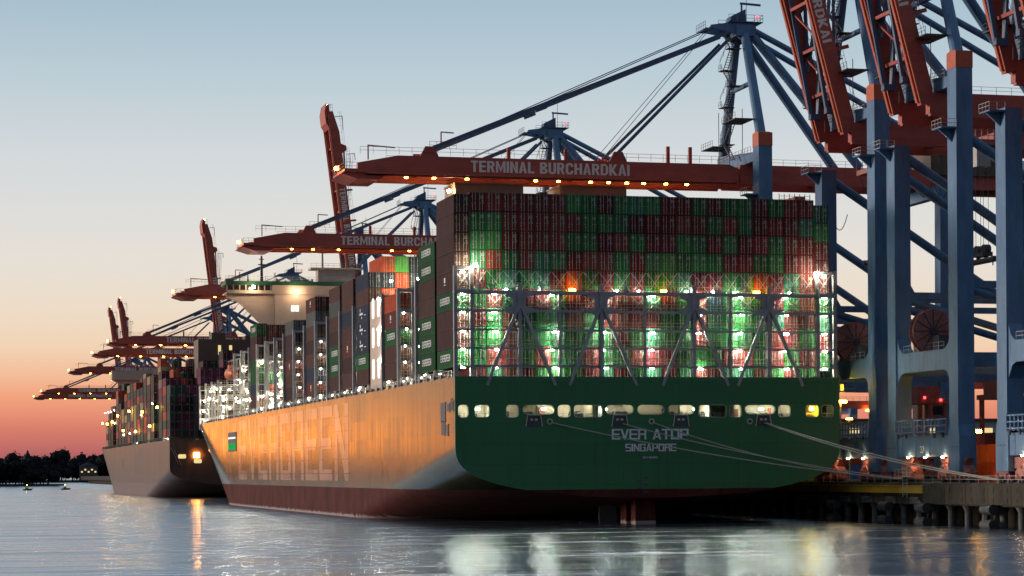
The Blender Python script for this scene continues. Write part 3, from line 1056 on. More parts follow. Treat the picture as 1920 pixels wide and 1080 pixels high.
for x in (-20.6, -7.75, 7.03, 19.2):
    part('brace', 'brace', f_brace, M['bridge'], stern_lb, (x, 0, 0))
part('top_beam', None, lambda b: b.box(-30.6, 30.6, -.30, -.08, 35.02, 35.5), M['bridge'], stern_lb)
part('mid_beam', None, lambda b: b.box(-30.6, 30.6, -.07, .0, 32.35, 32.65), M['bridge'], stern_lb)
for x in (-25.0, -17.2, -11.2, -3.9, 2.9, 10.6, 15.6, 23.2):
    part('rail_post', 'rpost', lambda b: b.box(-.22, .22, -.36, -.305, 34.9, 36.7), M['bridge'], stern_lb, (x, 0, 0))


def f_xrods(b):       # crossed lashing rods in front of the lowest free tiers
    for i in range(24):
        x0, x1 = -30.24 + i * PITCH, -30.24 + (i + 1) * PITCH
        for z0, z1 in ((35.5, 38.6),) + (((32.7, 35.0),) if i % 3 != 1 else ()):
            b.tube((x0 + .1, 1.5, z0), (x1 - .05, 1.92, z1), .045, n=5)
            b.tube((x1 - .1, 1.4, z0), (x0 + .05, 1.82, z1), .045, n=5)


part('lashing_rods', None, f_xrods, M['galv'], stern_lb, (0, -LB[0], 0), kind='stuff')
for x, z in ((-27.0, 21.4), (-26.4, 24.3), (-26.9, 27.1), (25.0, 21.4), (25.6, 24.3), (25.1, 27.1), (25.4, 29.9)):
    part('ladder', 'lbladder', lambda b: (b.bar((0, 0, 0), (0, 0, 2.7), .06), b.bar((.45, 0, 0), (.45, 0, 2.7), .06), [b.bar((0, 0, .3 * k), (.45, 0, .3 * k), .04) for k in range(1, 9)]), M['galv'], stern_lb, (x, -.12, z))
for x in (-24.0, -15.1, -6.9, .76, 8.3, 15.0, 22.5):
    for z in (35.0, 32.25, 29.4, 26.7, 23.95):
        if (x, z) in ((-15.1, 32.25), (.76, 32.25), (8.3, 26.7)):
            continue
        part('lamp', 'slamp', lambda b: b.box(-.30, .30, -.10, .10, -.10, .10), M['lw'], stern_lb, (x + random.uniform(-.3, .3), .75, z - .05)).scale = [random.uniform(.8, 1.25)] * 3
for x in (-29.15, 28.9):
    for z in (38.3, 35.0, 32.25, 29.4, 26.7, 23.95):
        part('lamp', 'slamp', None, None, stern_lb, (x, .75, z - .05))
for x in (-22.5, -17.0, -5.0, -1.5, 6.2, 10.5, 14.0, 23.0):
    part('walkway_lamp', 'swalk', lambda b: b.box(-.2, .2, -.08, .08, -.08, .08), M['ld'], stern_lb, (x, .6, 35.75))
for x in (-12.1, 2.5, 17.6):
    part('warm_lamp', 'swarm', lambda b: b.box(-.5, .5, -.1, .1, -.16, .16), M['lo'], stern_lb, (x, .55, 35.8))
for x, z in ((-27.4, 39.3), (27.1, 38.6)):
    f = part('floodlight', 'flood', lambda b: b.box(-.25, .25, -.06, .2, -.25, .25), M['lflood'], stern_lb, (x, -.35, z))
    part('floodlight_post', ('fpost', z), lambda b: b.tube((0, 0, 0), (0, 0, z - 35.2), .13, n=8), M['bridge_lt'], stern_lb, (x + .45, -.3, 35.1))

lamp_m = None
for k, y in enumerate(LB[1:], 1):
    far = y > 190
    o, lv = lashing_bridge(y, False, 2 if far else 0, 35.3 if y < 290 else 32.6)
    xs = [-29.2, -26.6] if not far else [-29.2, -25.4, -20.2, -14.0, -7.0]
    for x in xs:
        for z in lv:
            if far and random.random() < .3:
                continue
            part('lamp', ('lbl', far), (lambda b: b.box(-.12, .12, -.09, .09, -.09, .09)), M['lf'] if far else M['ld'], o, (x + random.uniform(-.4, .4), .1 if not far else -.2, z - .3 - (random.random() * .8 if far else 0)))
# hatch covers on deck with stanchions and passage lamps under the outboard stacks
BAYS = {1: 2.3, 2: 15.9, 3: 45.0, 4: 72.0, 5: 87.0, 6: 101.4, 7: 130.2, 8: 159.2, 9: 216.4}
for i, y in enumerate([30.4] + list(BAYS.values())[1:] + [116, 145, 174, 188, 202, 231, 245, 293.5, 308, 322.5]):
    part('hatch_cover', 'hatch', lambda b: b.box(-27.4, 27.4, 0, 12.2, 21.002, 24.0), M['deck'], ship, (0, y, 0))
    for x_ in (-30.2, -27.85):
        for yy in (.1, 6, 11.7):
            part('stanchion', 'stanch', lambda b: b.box(-.18, .18, 0, .4, 21.0, 24.05), M['bridge_lt'], ship, (x_, y + yy, 0))
    part('passage_lamp', 'passlamp', lambda b: b.box(-.09, .09, -.2, .2, -.06, .06), M['ld'], ship, (-28.8, y + 3.0, 23.7))
for i in range(62):
    y = 4 + i * 5.2
    part('bulwark_post', 'bpost', lambda b: b.box(-.02, .5, -.14, .14, 0, .9), M['steel'], ship, (-B1, y, ZD - .35))
part('bulwark_rail', None, lambda b: b.rail((-B1 + .2, 3, ZD), (-B1 + .2, 330, ZD), 1.0, 2.6, .06), M['bridge_lt'], ship)

# --- containers of the stern bay, read tier by tier from the top
GRID = ['RRRRRRRGGRGGGRRGRGGRGRRG', 'RGGRRRRRGGGRRRRRGRGRRRGG', 'RGGRRRRGGRRGRRGGRGRRGRRR', 'RGOGRGGRRRGRGGGGGRRGGRRR',
        'RRGGGGROGRGRGGGRRGGORGRR', 'GGRGRRGRRRRRGRGRTGGGRGRG', 'RRGRGGGRGRRRRGGRGGGGGRRG', 'RGGRGGGGGGRGGGGRGGGGRRGR',
        'GGRRGRGGRGGRRRGGGRRGRGRG', 'RRGRRGGGRGRGGRGRRGGRGRGG']
PAL = {'R': RED, 'G': GRN, 'O': ORG, 'T': TEAL}
CN = {'R': 'maroon', 'G': 'green', 'O': 'orange red', 'T': 'dark teal'}
for ti, row in enumerate(GRID):
    for ci, ch in enumerate(row):
        if ti == 9 and ci in (0, 23):
            continue
        x = -30.24 + (ci + .5) * PITCH
        z = 24.1 + (8 - ti) * CH
        if 1 <= ci <= 22:
            z += .32
        if ci == 23:
            z -= .45
        if ti == 9:
            z = 24.1 + .32 - CH
        jit = random.uniform(.7, 1.35)
        col = tuple(c * jit * random.uniform(.85, 1.18) for c in PAL[ch])
        if ch == 'R' and random.random() < .22:
            col = (col[0] * 1.25, col[1] * 2.0, col[2] * 1.5)
        if ch == 'G' and random.random() < .22:
            col = (col[0] * 1.2, col[1] * .9, col[2] * 1.9)
        tier = 'top tier' if ti == 0 else ('lowest tier' if ti == 9 else f'{WORD[ti + 1]} tier down')
        side = None
        if ci == 0:
            side = 'word' if ti in (5, 8) else ('spot' if ti == 4 else None)
        cc = (col if ci else tuple(c * .55 for c in col)) if ci or ch == 'G' else (.060, .026, .022)  # outermost stack darkened in colour to offset the strong port light
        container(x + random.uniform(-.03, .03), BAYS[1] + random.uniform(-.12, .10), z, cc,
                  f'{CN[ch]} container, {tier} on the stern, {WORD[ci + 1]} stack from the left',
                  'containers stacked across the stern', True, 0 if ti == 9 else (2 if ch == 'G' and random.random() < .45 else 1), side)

# --- outboard stacks along the port side
PC = {'b': BRN, 'd': DBR, 'n': NAVY, 'g': GRN, 'y': GREY, 'o': ORG, 'r': (.09, .026, .02), 'w': WHT, 'l': LGR, 'u': BLU, 'G': GRN}
PN = {'b': 'brown', 'd': 'dark brown', 'n': 'navy', 'g': 'green', 'y': 'grey green', 'o': 'orange', 'r': 'red brown', 'w': 'pale blue grey', 'l': 'bright green', 'u': 'blue', 'G': 'green'}
PORT = [  # bay, column, tiers from the top (capital = with white word), description of the stack
    (2, 1, 'GGbbGGG', 'second outboard stack from the stern'),
    (3, 1, 'orGbb', 'short outboard stack before the lit funnel house'),
    (3, 2, 'rrgrr', 'lamp-lit stack just inboard of the short stack'),
    (4, 1, 'nbnnnGb', 'outboard stack just past the lit funnel house'),
    (4, 2, 'onob', 'tall second stack behind the funnel house'),
    (4, 3, 'lono', 'tall third stack behind the funnel house'),
    (4, 4, 'nnob', 'tall fourth stack behind the funnel house'),
    (5, 1, 'bbnbrdb', 'outboard stack second past the funnel house'),
    (6, 1, 'bybdGGb', 'outboard stack third past the funnel house'),
    (7, 1, 'rybdbnr', 'lamp-lit outboard stack fourth past the funnel house'),
    (7, 2, 'dgydrur', 'stack inboard of the fourth past the funnel house'),
    (8, 1, 'yddrbd', 'outboard stack below the white deckhouse'),
    (8, 2, 'dryrry', 'stack inboard of the one below the deckhouse'),
    (9, 1, 'Gddggnb', 'farthest outboard stack toward the bow'),
    (9, 2, 'rrbygo', 'stack inboard of the farthest one'),
    (9, 3, 'dbrygr', 'third stack in at the farthest bay'),
]
for bay, colm, tiers, where in PORT:
    n = len(tiers)
    full = {2: 7, 3: 5, 4: 7, 5: 7, 6: 7, 7: 7, 8: 6, 9: 7}[bay]
    ztop = 24.1 + full * CH
    if (bay, colm) in ((4, 2), (4, 3), (4, 4)):
        ztop = 24.1 + 8 * CH
    if (bay, colm) in ((9, 2), (9, 3)):
        ztop = 24.1 + 6.9 * CH
    for k, ch in enumerate(tiers):
        jit = random.uniform(.85, 1.15) * (.5 if ch in 'gG' and colm == 1 else 1) * (1.5 if bay > 2 else 1)  # outboard greens darkened, farther stacks brightened in colour for how they are lit
        side = 'word' if ch == 'G' and colm == 1 else ('logo' if ch == 'n' and bay == 4 and k > 1 else ('spot' if ch == 'r' and colm == 1 else None))
        lay = 'top of' if k == 0 else ('bottom of' if k == n - 1 else WORD[k + 1] + ' down in')
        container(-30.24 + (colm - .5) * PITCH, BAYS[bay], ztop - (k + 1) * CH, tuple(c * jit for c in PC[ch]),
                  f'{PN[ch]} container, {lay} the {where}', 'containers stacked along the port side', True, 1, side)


# --- hidden and distant boxes as one mass per ship
def box_mass(name, cells, palette, label, parent_loc=(0, 0, 0)):
    """cells: list of (x, y, z, colour index); one mesh, one material slot per colour"""
    b = MB()
    for x, y, z, k in cells:
        b.box(x - CW / 2, x + CW / 2, y, y + CL, z + .01, z + CH - .03, k)
        b.box(x - .04, x + .04, y - .03, y - .001, z + .15, z + CH - .15, len(palette))
        b.box(x - .8, x - .5, y - .03, y - .001, z + 2.1, z + 2.35, len(palette))
    mats = []
    for i, c in enumerate(palette):
        mats.append(material(name + '_paint_%d' % i, c, .7, spec=.15, var=.25, scale=.4, dirt=(.06, .04, .03), dirt_amt=.4))
    mats.append(M['galv'])
    o = obj(name, b.mesh(name, mats), None, parent_loc, kind='stuff')
    o['label'] = label
    o['category'] = 'containers'
    return o


PALM = [RED, GRN, BRN, DBR, NAVY, ORG]
cells = []
rd = random.Random(11)
for bay, h0 in ((2, 7), (3, 5), (4, 7), (5, 7), (6, 7), (7, 6), (8, 5), (9, 6)):
    for ci in range(1, 24):
        if (bay == 3 and ci < 2) or (bay == 4 and ci < 4) or (bay in (7, 8) and ci < 2) or (bay == 9 and ci < 3):
            continue
        hh = h0 + rd.choice((0, 0, -1))
        for ti in range(hh):
            cells.append((-30.24 + (ci + .5) * PITCH, BAYS[bay], 24.1 + ti * CH, rd.randrange(6)))
box_mass('stacked_containers', cells, PALM, 'mixed maroon and green containers packed inboard on the green ship')

# --- funnel house
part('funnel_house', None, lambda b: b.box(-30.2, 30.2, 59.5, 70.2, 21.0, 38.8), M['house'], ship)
for x0_ in (2.7, -16.5):
    fc = part('funnel', 'funnel', lambda b: (b.box(0, 12.3, 61, 69.5, 38.82, 59.2), [b.box(.2 + i * 2.95, .6 + i * 2.95, 60.85, 60.998, 40, 59.1) for i in range(5)], b.box(-.15, 12.45, 60.8, 69.7, 59.21, 59.5)), M['casing'], ship, (x0_, 0, 0))
part('funnel_lamp', None, lambda b: b.box(-.25, .25, -.2, .2, -.25, .25), M['lh'], fc, (-.9, 62, 58.0))
for z in (25.4, 31.0, 36.2):
    for y in (61.2, 66.2):
        part('opening', 'fhopen', lambda b: (b.prism(round_rect(0, 2.0, 0, 3.6, .7), 'x', -.06, .0)), M['win'], ship, (-30.21, y, z - .6))
    part('house_lamp', 'fhl', lambda b: b.box(-.14, .14, -.25, .25, -.1, .1), M['ld'], ship, (-30.6, 60.4, z + 2.4))
    part('house_lamp', 'fhl', None, None, ship, (-29.0, 59.1, z + 1.4))
    part('house_lamp', 'fhl', None, None, ship, (-25.0, 59.1, z + 1.4))

for x, z in ((-26.5, 42.5), (-21.5, 43.0), (-24, 39.6)):
    part('house_floodlight', 'hflood', lambda b: b.box(-.2, .2, -.12, .12, -.15, .15), M['lflood'], ship, (x, 69.4, z))

# --- deckhouse with the bridge wings
HY = 270.0
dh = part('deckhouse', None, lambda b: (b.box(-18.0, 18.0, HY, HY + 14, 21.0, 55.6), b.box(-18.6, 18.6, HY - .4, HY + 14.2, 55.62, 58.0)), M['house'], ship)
for s_ in (-1, 1):
    w_ = part('bridge_wing', None, lambda b: (b.prism([(s_ * 18.01, 55.72), (s_ * 30.7, 55.72), (s_ * 30.7, 54.6), (s_ * 27.5, 53.4), (s_ * 20.0, 46.0), (s_ * 18.01, 41.5)], 'y', HY + 1, HY + 1.5),
                                              b.box(min(s_ * 18.62, s_ * 30.75), max(s_ * 18.62, s_ * 30.75), HY - .2, HY + 9, 55.72, 56.0),
                                              b.box(min(s_ * 18.7, s_ * 30.7), max(s_ * 18.7, s_ * 30.7), HY - .1, HY + .2, 56.0, 56.6)), M['house'], ship)
    part('wing_window', None, lambda b: b.box(min(s_ * 18.7, s_ * 30.6), max(s_ * 18.7, s_ * 30.6), HY + .1, HY + .16, 56.6, 57.9), M['glass'], w_)
    for i in range(8):
        part('pillar', 'wpil', lambda b: b.box(-.14, .14, -.05, .25, 56.6, 58.0), M['house'], w_, (s_ * (19 + 1.65 * i), HY, 0))
part('roof', None, lambda b: b.box(-31.0, 31.0, HY - .6, HY + 10, 58.02, 59.0), M['roofgreen'], ship)
part('roof_rail', None, lambda b: b.rail((-31, HY - .4, 59.0), (31, HY - .4, 59.0), 1.2, 2.2, .07), M['bridge_lt'], ship)
for z in (52.0, 47.0, 42.0, 37.0):
    part('window', 'dhwin', lambda b: (b.box(-1.05, 1.05, -.05, .0, 0, 1.55)), M['win'], dh, (-12.6, HY - .002, z - .9))
    part('window_frame', 'dhwf', lambda b: (b.box(-1.2, 1.2, -.08, -.003, 1.56, 1.7), b.box(-1.2, 1.2, -.08, -.003, -.15, -.01), b.box(-.06, .06, -.1, -.052, 0, 1.55)), M['bridge_lt'], dh, (-12.6, HY - .002, z - .9))
for x, z in ((-24.0, 57.2), (-12.3, 56.0), (3.0, 56.0)):
    part('floodlight', 'dhfl', lambda b: b.box(-.35, .35, -.3, .1, -.35, .35), M['lh'], dh, (x, HY - 2.6, z))
mast = part('radar_mast', None, lambda b: (b.tube((-21, HY + 3, 59), (-21, HY + 3, 66), .45, .25, n=8), b.box(-21.9, -20.1, HY + 2.8, HY + 3.2, 63.5, 63.8), b.box(-21.7, -20.3, HY + 2.8, HY + 3.2, 65, 65.2)), M['steel'], ship)
part('aerial', None, lambda b: b.tube((-27, HY + 2, 59), (-27, HY + 2, 61.5), .12, n=6), M['steel'], ship)
part('aerial', None, lambda b: b.tube((-24.8, HY + 2, 59), (-24.8, HY + 2, 61), .3, .1, n=8), M['steel'], ship)
part('mast_house', None, lambda b: (b.box(-6, 4, HY + 2, HY + 6, 59, 62.5), b.box(-8, 6, HY + 1.5, HY + 6.5, 62.52, 63.0), b.tube((-4.5, HY + 4, 63), (-4.5, HY + 4, 70), .35, .2, n=8), b.box(-5.6, -3.4, HY + 3.8, HY + 4.2, 67, 67.3),
                                   b.rail((-8, HY + 1.6, 63), (6, HY + 1.6, 63), 1.1, 1.6, .06)), M['house'], ship)
# lifeboat on its davit
lb_ = part('lifeboat', None, lambda b: ([b.tube((0, -4.6 + i * 1.15, 0), (0, -4.6 + (i + 1) * 1.15, 0), 1.75 * math.sqrt(max(.03, 1 - ((i - 4) / 4.3) ** 2)), 1.75 * math.sqrt(max(.03, 1 - ((i - 3) / 4.3) ** 2)), n=14) for i in range(8)],
                                       b.box(-.8, .8, -2, 1.0, 1.3, 2.3)), M['boat_or'], ship, (-29.4, HY + 2, 34.5), smooth=False)
for s_ in (-1, 1):
    part('davit', ('davit', s_), lambda b: (b.bar((1.9, s_ * 3, -4), (1.9, s_ * 3, 4), .4), b.bar((1.9, s_ * 3, 4), (-.5, s_ * 3, 3.4), .35), b.bar((-.2, s_ * 3, 3.4), (-.2, s_ * 3, 1.4), .1)), M['bridge_lt'], lb_)

# --- mooring lines
def rope(p, q, sag, label):
    b = MB()
    p, q = Vector(p), Vector(q)
    n = 26
    pts = [p.lerp(q, i / n) - Vector((0, 0, sag * 4 * (i / n) * (1 - i / n))) for i in range(n + 1)]
    for a, c in zip(pts, pts[1:]):
        b.tube(a, c, .09, n=6)
    o = obj('mooring_line', b.mesh('mooring_line', [M['rope']]))
    tag(o, label, 'rope', 'stern mooring lines')


rope((-15.9, TY - .25, 15.6), (QX + .9, -15.4, QZ + .45), .9, 'long mooring line from the left stern fairlead across the name lettering')
rope((-4.6, TY - .25, 15.4), (QX + 1.1, -15.4, QZ + .5), .8, 'mooring line starting above the ship name, leading to the quay')
rope((.1, TY - .3, 15.6), (QX + 1.0, -15.2, QZ + .35), 1.3, 'mooring line leaving the round hawse hole amidships')
rope((18.6, TY - .25, 15.5), (QX + 1.0, -47, QZ + .5), .8, 'mooring line from the right fairlead to the nearest bollard')
rope((18.3, TY - .25, 15.5), (QX + 1.0, -46.8, QZ + .4), 1.05, 'twin mooring line sagging just under the right one')

# ---- second ship, farther along the quay -------------------------------
S2 = 433.0
B2, ZD2, ZP2 = 29.5, 19.6, 4.8
ship2 = thing('container_ship', 'far grey brown container ship moored ahead of the green one at the left', 'ship', (0, S2, 0), 'container ships at the quay')
obj('hull', hull_mesh('hull', B2, 366, ZD2, ZP2, [M['hull2'], M['boot2']]), ship2)
obj('transom', plate_with_holes('transom', transom_outline(B2, ZD2), [], .3, M['hull2']), ship2, (0, TY, 0), (R(90), 0, 0))
part('main_deck', None, lambda b: b.box(-29, 29, .2, 310, 18.0, 18.2), M['deck'], ship2)
part('stern_opening', 'so2', lambda b: (b.prism(round_rect(-1.3, 1.3, -.7, .7, .4), 'y', -.1, 0)), M['win2'], ship2, (-25.4, TY - .16, 14.0))
part('stern_opening', 'so2', None, None, ship2, (-20.2, TY - .16, 12.4))
part('stern_lamp', None, lambda b: b.box(-.9, .9, -.2, .2, -.8, .8), M['lstern'], ship2, (-20.6, TY - .5, 14.4))
part('side_stripes', None, lambda b: [b.box(-B2 - .03, -B2 - .01, 100 + i * 7, 103.5 + i * 7, 8.5 - i * .2, 18.0 - i * .4) for i in range(5)], M['house2'], ship2)
part('side_port', None, lambda b: b.box(-B2 - .06, -B2 + .05, 188, 197, 11.0, 14.2), M['steel'], ship2)
part('quarter_stripe', None, lambda b: [b.bar((-B2 - .05 + i * .5, TY - .35, 17.2 - i * .3), (-B2 + 2.4 + i * .5, TY - .35, 11.5 - i * .2), .55, .1) for i in range(1, 4, 2)], M['house'], ship2)
part('funnel_casing', None, lambda b: (b.box(-15, 15, 42, 56, 18.2, 55.5), b.box(-10, -5, 44, 52, 55.5, 58), b.box(2, 5, 44, 52, 55.5, 57)), M['house2'], ship2)
for x in (-7.5, -3.6):
    part('lit_vent', 'vent2', lambda b: b.box(-.5, .5, -.1, 0, 0, 3.4), M['win2'], ship2, (x, 41.99, 50.0))
part('deckhouse', None, lambda b: (b.box(-14, 14, 238, 250, 18.2, 49), b.box(-30, 30, 238, 244, 49.02, 53), b.prism([(-30, 49), (-14.01, 49), (-14.01, 40), (-16, 41)], 'y', 239, 239.6)), M['house'], ship2)
part('stern_frame', None, lambda b: ([b.box(-29.2, 29.2, 0, .8, z, z + .35) for z in (19.8, 22.6, 25.4, 28.2, 31, 33.8)] + [b.box(x - .3, x + .3, .1, .7, 18.2, 34) for x in (-29, -21, -14, -7, 0, 7, 14, 21, 29)]), M['frame2'], ship2, (0, .3, 0))
for i in range(20):
    part('deck_lamp', 'dl2', lambda b: b.box(-.13, .13, -.13, .13, -.13, .13), M['lf'], ship2, (-29.2 + random.uniform(0, 1.5), 20 + i * 14.4 + random.uniform(-4, 4), random.choice((20.2, 33.5, 27.0, 24.5, 30.5, 36.0))))
    if i % 2:
        part('deck_lamp', 'dl3', lambda b: b.box(-.35, .35, -.35, .35, -.35, .35), M['lo'], ship2, (-30.2, 20 + i * 14.4, random.uniform(24, 34)))
part('deck_fittings', None, lambda b: [b.bar((-29.2, 3 + i * 2.4, 18.2), (-29.2 + random.uniform(-.2, .2), 3 + i * 2.4 + random.uniform(-1, 1), 20.6), .22) for i in range(126)] + [b.rail((-29.3, 3, 19.6), (-29.3, 310, 19.6), 1.1, 4, .1)], M['frame2'], ship2, kind='stuff')
cells = []
rd = random.Random(5)
PAL2 = [(.12, .03, .05), (.16, .04, .08), DBR, (.03, .06, .04), BRN, ORG, (.30, .22, .10), (.22, .13, .09)]
heights = [7, 9, 8, 8, 10, 9, 9, 8, 9, 8, 8, 9, 8, 7, 8, 9, 8, 7, 6, 5]
for bi, h in enumerate(heights):
    y = 2.2 + bi * 14.5
    if 40 < y + 6 < 58 or 236 < y + 6 < 252:
        continue
    for ci in range(23):
        if 2 < ci < 22 and bi not in (0, 1):
            hh = h - rd.choice((0, 1))
            zr = range(max(0, hh - 2), hh)
        else:
            zr = range(h - (0 if ci > 4 else rd.choice((0, 1, 2))) if bi else h + (2 if ci > 3 else 0) + (1 if ci > 6 else -1))
        for ti in zr:
            pal = rd.choice((0, 1, 2, 2, 0, 3)) if bi == 0 else rd.choice((2, 3, 4, 4, 0, 5, 6, 7))
            cells.append((-28.9 + (ci + .5) * PITCH, y, 20.6 + ti * CH, pal))
box_mass('stacked_containers', cells, PAL2, 'dim mixed container stacks on the far grey brown ship', (0, S2, 0))

# ------------------------------------------------------------------ ship-to-shore cranes
# local axes: x = 0 at the river face of the waterside legs, +x inland, y along the quay, z = 0 on the quay
HINGE = (-1.2, 0, 55.8)
CX = 37.0


def f_leg(b):
    b.box(0, 2.6, -1.5, 1.5, 3.6, 51.8)
    b.prism([(-1.9, 1.6), (1.9, 1.6), (1.9, 6.8), (1.55, 8.4), (-1.55, 8.4), (-1.9, 6.8)], 'x', -.06, 2.66)
    for i in range(4):
        b.tube((-.1, -1.2 + i * .8, 5.2), (-.06, -1.2 + i * .8, 5.2), .13, n=6, mat=1)


def f_leg_tall(b):
    f_leg(b)
    b.box(.02, 2.58, -1.48, 1.48, 51.8, 60.0)


def f_leg_land(b):
    b.prism([(0, 3.6), (2.4, 3.6), (2.2, 51.8), (.2, 51.8)], 'y', -1.2, 1.2)
    b.box(-.05, 2.45, -1.7, 1.7, 1.6, 6.8)


def f_tie(b):            # deep portal beam between the two waterside legs, haunched at both ends
    pts = [(-9.5, 14.4), (-8.3, 16.2), (-7.2, 16.6), (7.2, 16.6), (8.3, 16.2), (9.5, 14.4), (9.5, 22.0), (8.7, 20.4), (7.4, 19.6), (-7.4, 19.6), (-8.7, 20.4), (-9.5, 22.0)]
    b.prism(pts, 'x', .25, 2.35)
    b.rail((.3, -7.2, 19.6), (.3, 7.2, 19.6), 1.1, 1.8, .06, 1)


def f_sill(b):
    b.box(.12, 2.48, -9.45, 9.45, 3.8, 6.9)
    for y in (-7.4, -2.5, 2.5, 7.4):
        b.box(.06, .118, y - .06, y + .06, 3.9, 6.8)


def f_grid(b):           # lattice cable guard above the sill
    for z in (7.5, 8.4, 9.3):
        b.box(-.35, -.2, -9.2, 9.2, z - .1, z + .1)
    for i in range(16):
        y = -9.1 + i * 18.2 / 15
        b.box(-.38, -.17, y - .1, y + .1, 7.2, 9.5)
    b.box(-.16, 1.6, -9.2, 9.2, 7.2, 7.3)
    for y in (-8, -5, 5, 8):
        b.box(-.5, -.2, y - .12, y + .12, 6.6, 7.3, 1)


def f_bogie(b):          # equaliser beam, rockers and wheels under one leg
    b.prism([(-4.6, 3.55), (4.6, 3.55), (3.6, 2.5), (1.0, 2.0), (-1.0, 2.0), (-3.6, 2.5)], 'x', .7, 1.9)
    for c in (-3.0, 3.0):
        b.prism([(c - 2.0, 1.5), (c - .5, 2.7), (c + .5, 2.7), (c + 2.0, 1.5), (c + 1.6, 1.0), (c - 1.6, 1.0)], 'x', .5, 2.1)
        for w in (-1.35, 1.35):
            b.prism([(c + w - .95, .95), (c + w - .3, 1.6), (c + w + .3, 1.6), (c + w + .95, .95), (c + w + .95, .5), (c + w - .95, .5)], 'x', .62, 1.98)
            for v in (-.5, .5):
                b.tube((.95, c + w + v, .52), (1.65, c + w + v, .52), .46, n=12, mat=1)
            b.box(.3, .6, c + w - .2, c + w + .2, .6, 1.3)
        b.tube((.4, c, 2.2), (2.2, c, 2.2), .22, n=10, mat=1)
    for y in (-4.9, 4.9):
        b.box(.9, 1.7, y - .25, y + .25, 1.3, 2.0)


def f_frame(b):          # side frame from waterside to landside leg
    b.tube((2.2, 0, 50.4), (35.4, 0, 29.6), .75, n=12)
    b.tube((2.2, 0, 28.2), (35.2, 0, 19.2), .6, n=12)
    b.bar((2.6, 0, 28.8), (35.2, 0, 28.8), .9, 1.0)
    b.bar((2.6, 0, 17.8), (35.2, 0, 17.8), 1.4, 2.2)
    b.prism([(2.6, 26.4), (4.4, 28.2), (2.6, 31.2)], 'y', -.35, .35)


def f_upper(b):          # cross beam carrying the girders
    b.box(.1, 2.5, -9.48, 9.5, 57.6, 59.2)
    b.prism([(-9.48, 59.22), (9.6, 59.22), (9.6, 60.8)], 'x', .05, 2.4)
    b.rail((-.2, -9, 59.2), (-.2, 9, 59.2), 1.1, 1.6, .06, 1)


def f_legdeck(b):
    b.box(-2.4, -.02, -1.6, 1.6, 51.2, 51.4)
    b.rail((-2.4, -1.6, 51.4), (-.02, -1.6, 51.4), 1.1, 1.2, .06, 1)
    b.rail((-2.4, -1.6, 51.4), (-2.4, 1.6, 51.4), 1.1, 1.2, .06, 1)
    b.prism([(-2.2, 51.19), (-.02, 51.19), (-.02, 49.4)], 'y', -.2, .2)


def f_girder(b):         # one fixed rear girder with its rail flange
    b.box(-1.0, 56, -.7, .7, 54.3, 57.4)
    b.box(-1.0, 56, -.95, -.1, 53.95, 54.28, 1)
    b.rail((0, -.6, 57.4), (56, -.6, 57.4), 1.1, 2.4, .05, 2)


def shrink(b, k=.955):
    b.v = [(p[0] * k, p[1], p[2]) for p in b.v]


def f_boom(b):           # hinged boom: twin box girders tapering to the tip, origin on the hinge pin, pointing to -x
    for y in (-5, 5):
        b.prism([(0, -1.5), (-73.5, -1.5), (-73.5, .2), (-66.0, 1.6), (-2.0, 1.6), (0, .8)], 'y', y - .65, y + .65)
    for i in range(9):
        x = -8 - i * 7.6
        b.box(x, x + .5, -4.34, 4.34, -1.0, .2)
        if i < 8:
            b.bar((x, -4.3, -.4), (x - 7.1, 4.3, -.4), .3, .3)
    b.box(-76.0, -73.5, -5.9, 5.9, -1.4, -.9)
    b.prism([(-76.6, -1.7), (-73.5, -2.6), (-69.5, -2.6), (-67.5, -1.52), (-75, -1.52)], 'y', -5.3, 5.3)
    for x in (-24.0, -60.2):
        for y in (-5, 5):
            b.prism([(x - 1.6, 1.6), (x + 1.9, 1.6), (x + 1.0, 3.4), (x - .6, 3.4)], 'y', y - .3, y + .3)
    for x in (-14, -9.6, -34, -45):
        b.box(x - .3, x + .3, -5.3, -4.7, 1.6, 4.6 if x > -20 else 3.6)
    shrink(b)


def f_boom_rail(b):      # lit trolley rails under each girder
    for y, s in ((-5, -1), (5, 1)):
        b.box(-72, -.5, y - .95, y - .67, -1.7, -1.48)
        b.box(-72, -.5, y - .3, y + .3, -1.95, -1.53)
    shrink(b)


def f_boom_walk(b):
    b.rail((-73, -5.4, 1.8), (-3, -5.4, 1.8), 1.25, 2.4, .055)
    b.rail((-66, 5.4, 1.8), (-3, 5.4, 1.8), 1.25, 4.8, .055)
    b.bar((-71.5, -5.2, .8), (-71.5, -5.2, 3.4), .22)
    b.bar((-71.5, -5.2, 3.3), (-66.5, -5.2, 3.0), .2)
    b.bar((-57.8, -5.0, 3.6), (-57.8, -5.0, 6.0), .22)
    b.bar((-57.8, -5.0, 6.0), (-55.4, -5.0, 5.9), .2)
    b.rail((-60, -5.2, 3.0), (-55, -5.2, 3.0), 1.3, 1.2, .06)
    b.rail((-76, -5.8, -1.1), (-76, 5.8, -1.1), 1.3, 1.6, .06)
    b.rail((-76, -5.8, -1.1), (-73.6, -5.8, -1.1), 1.3, 1.2, .06)
    shrink(b)


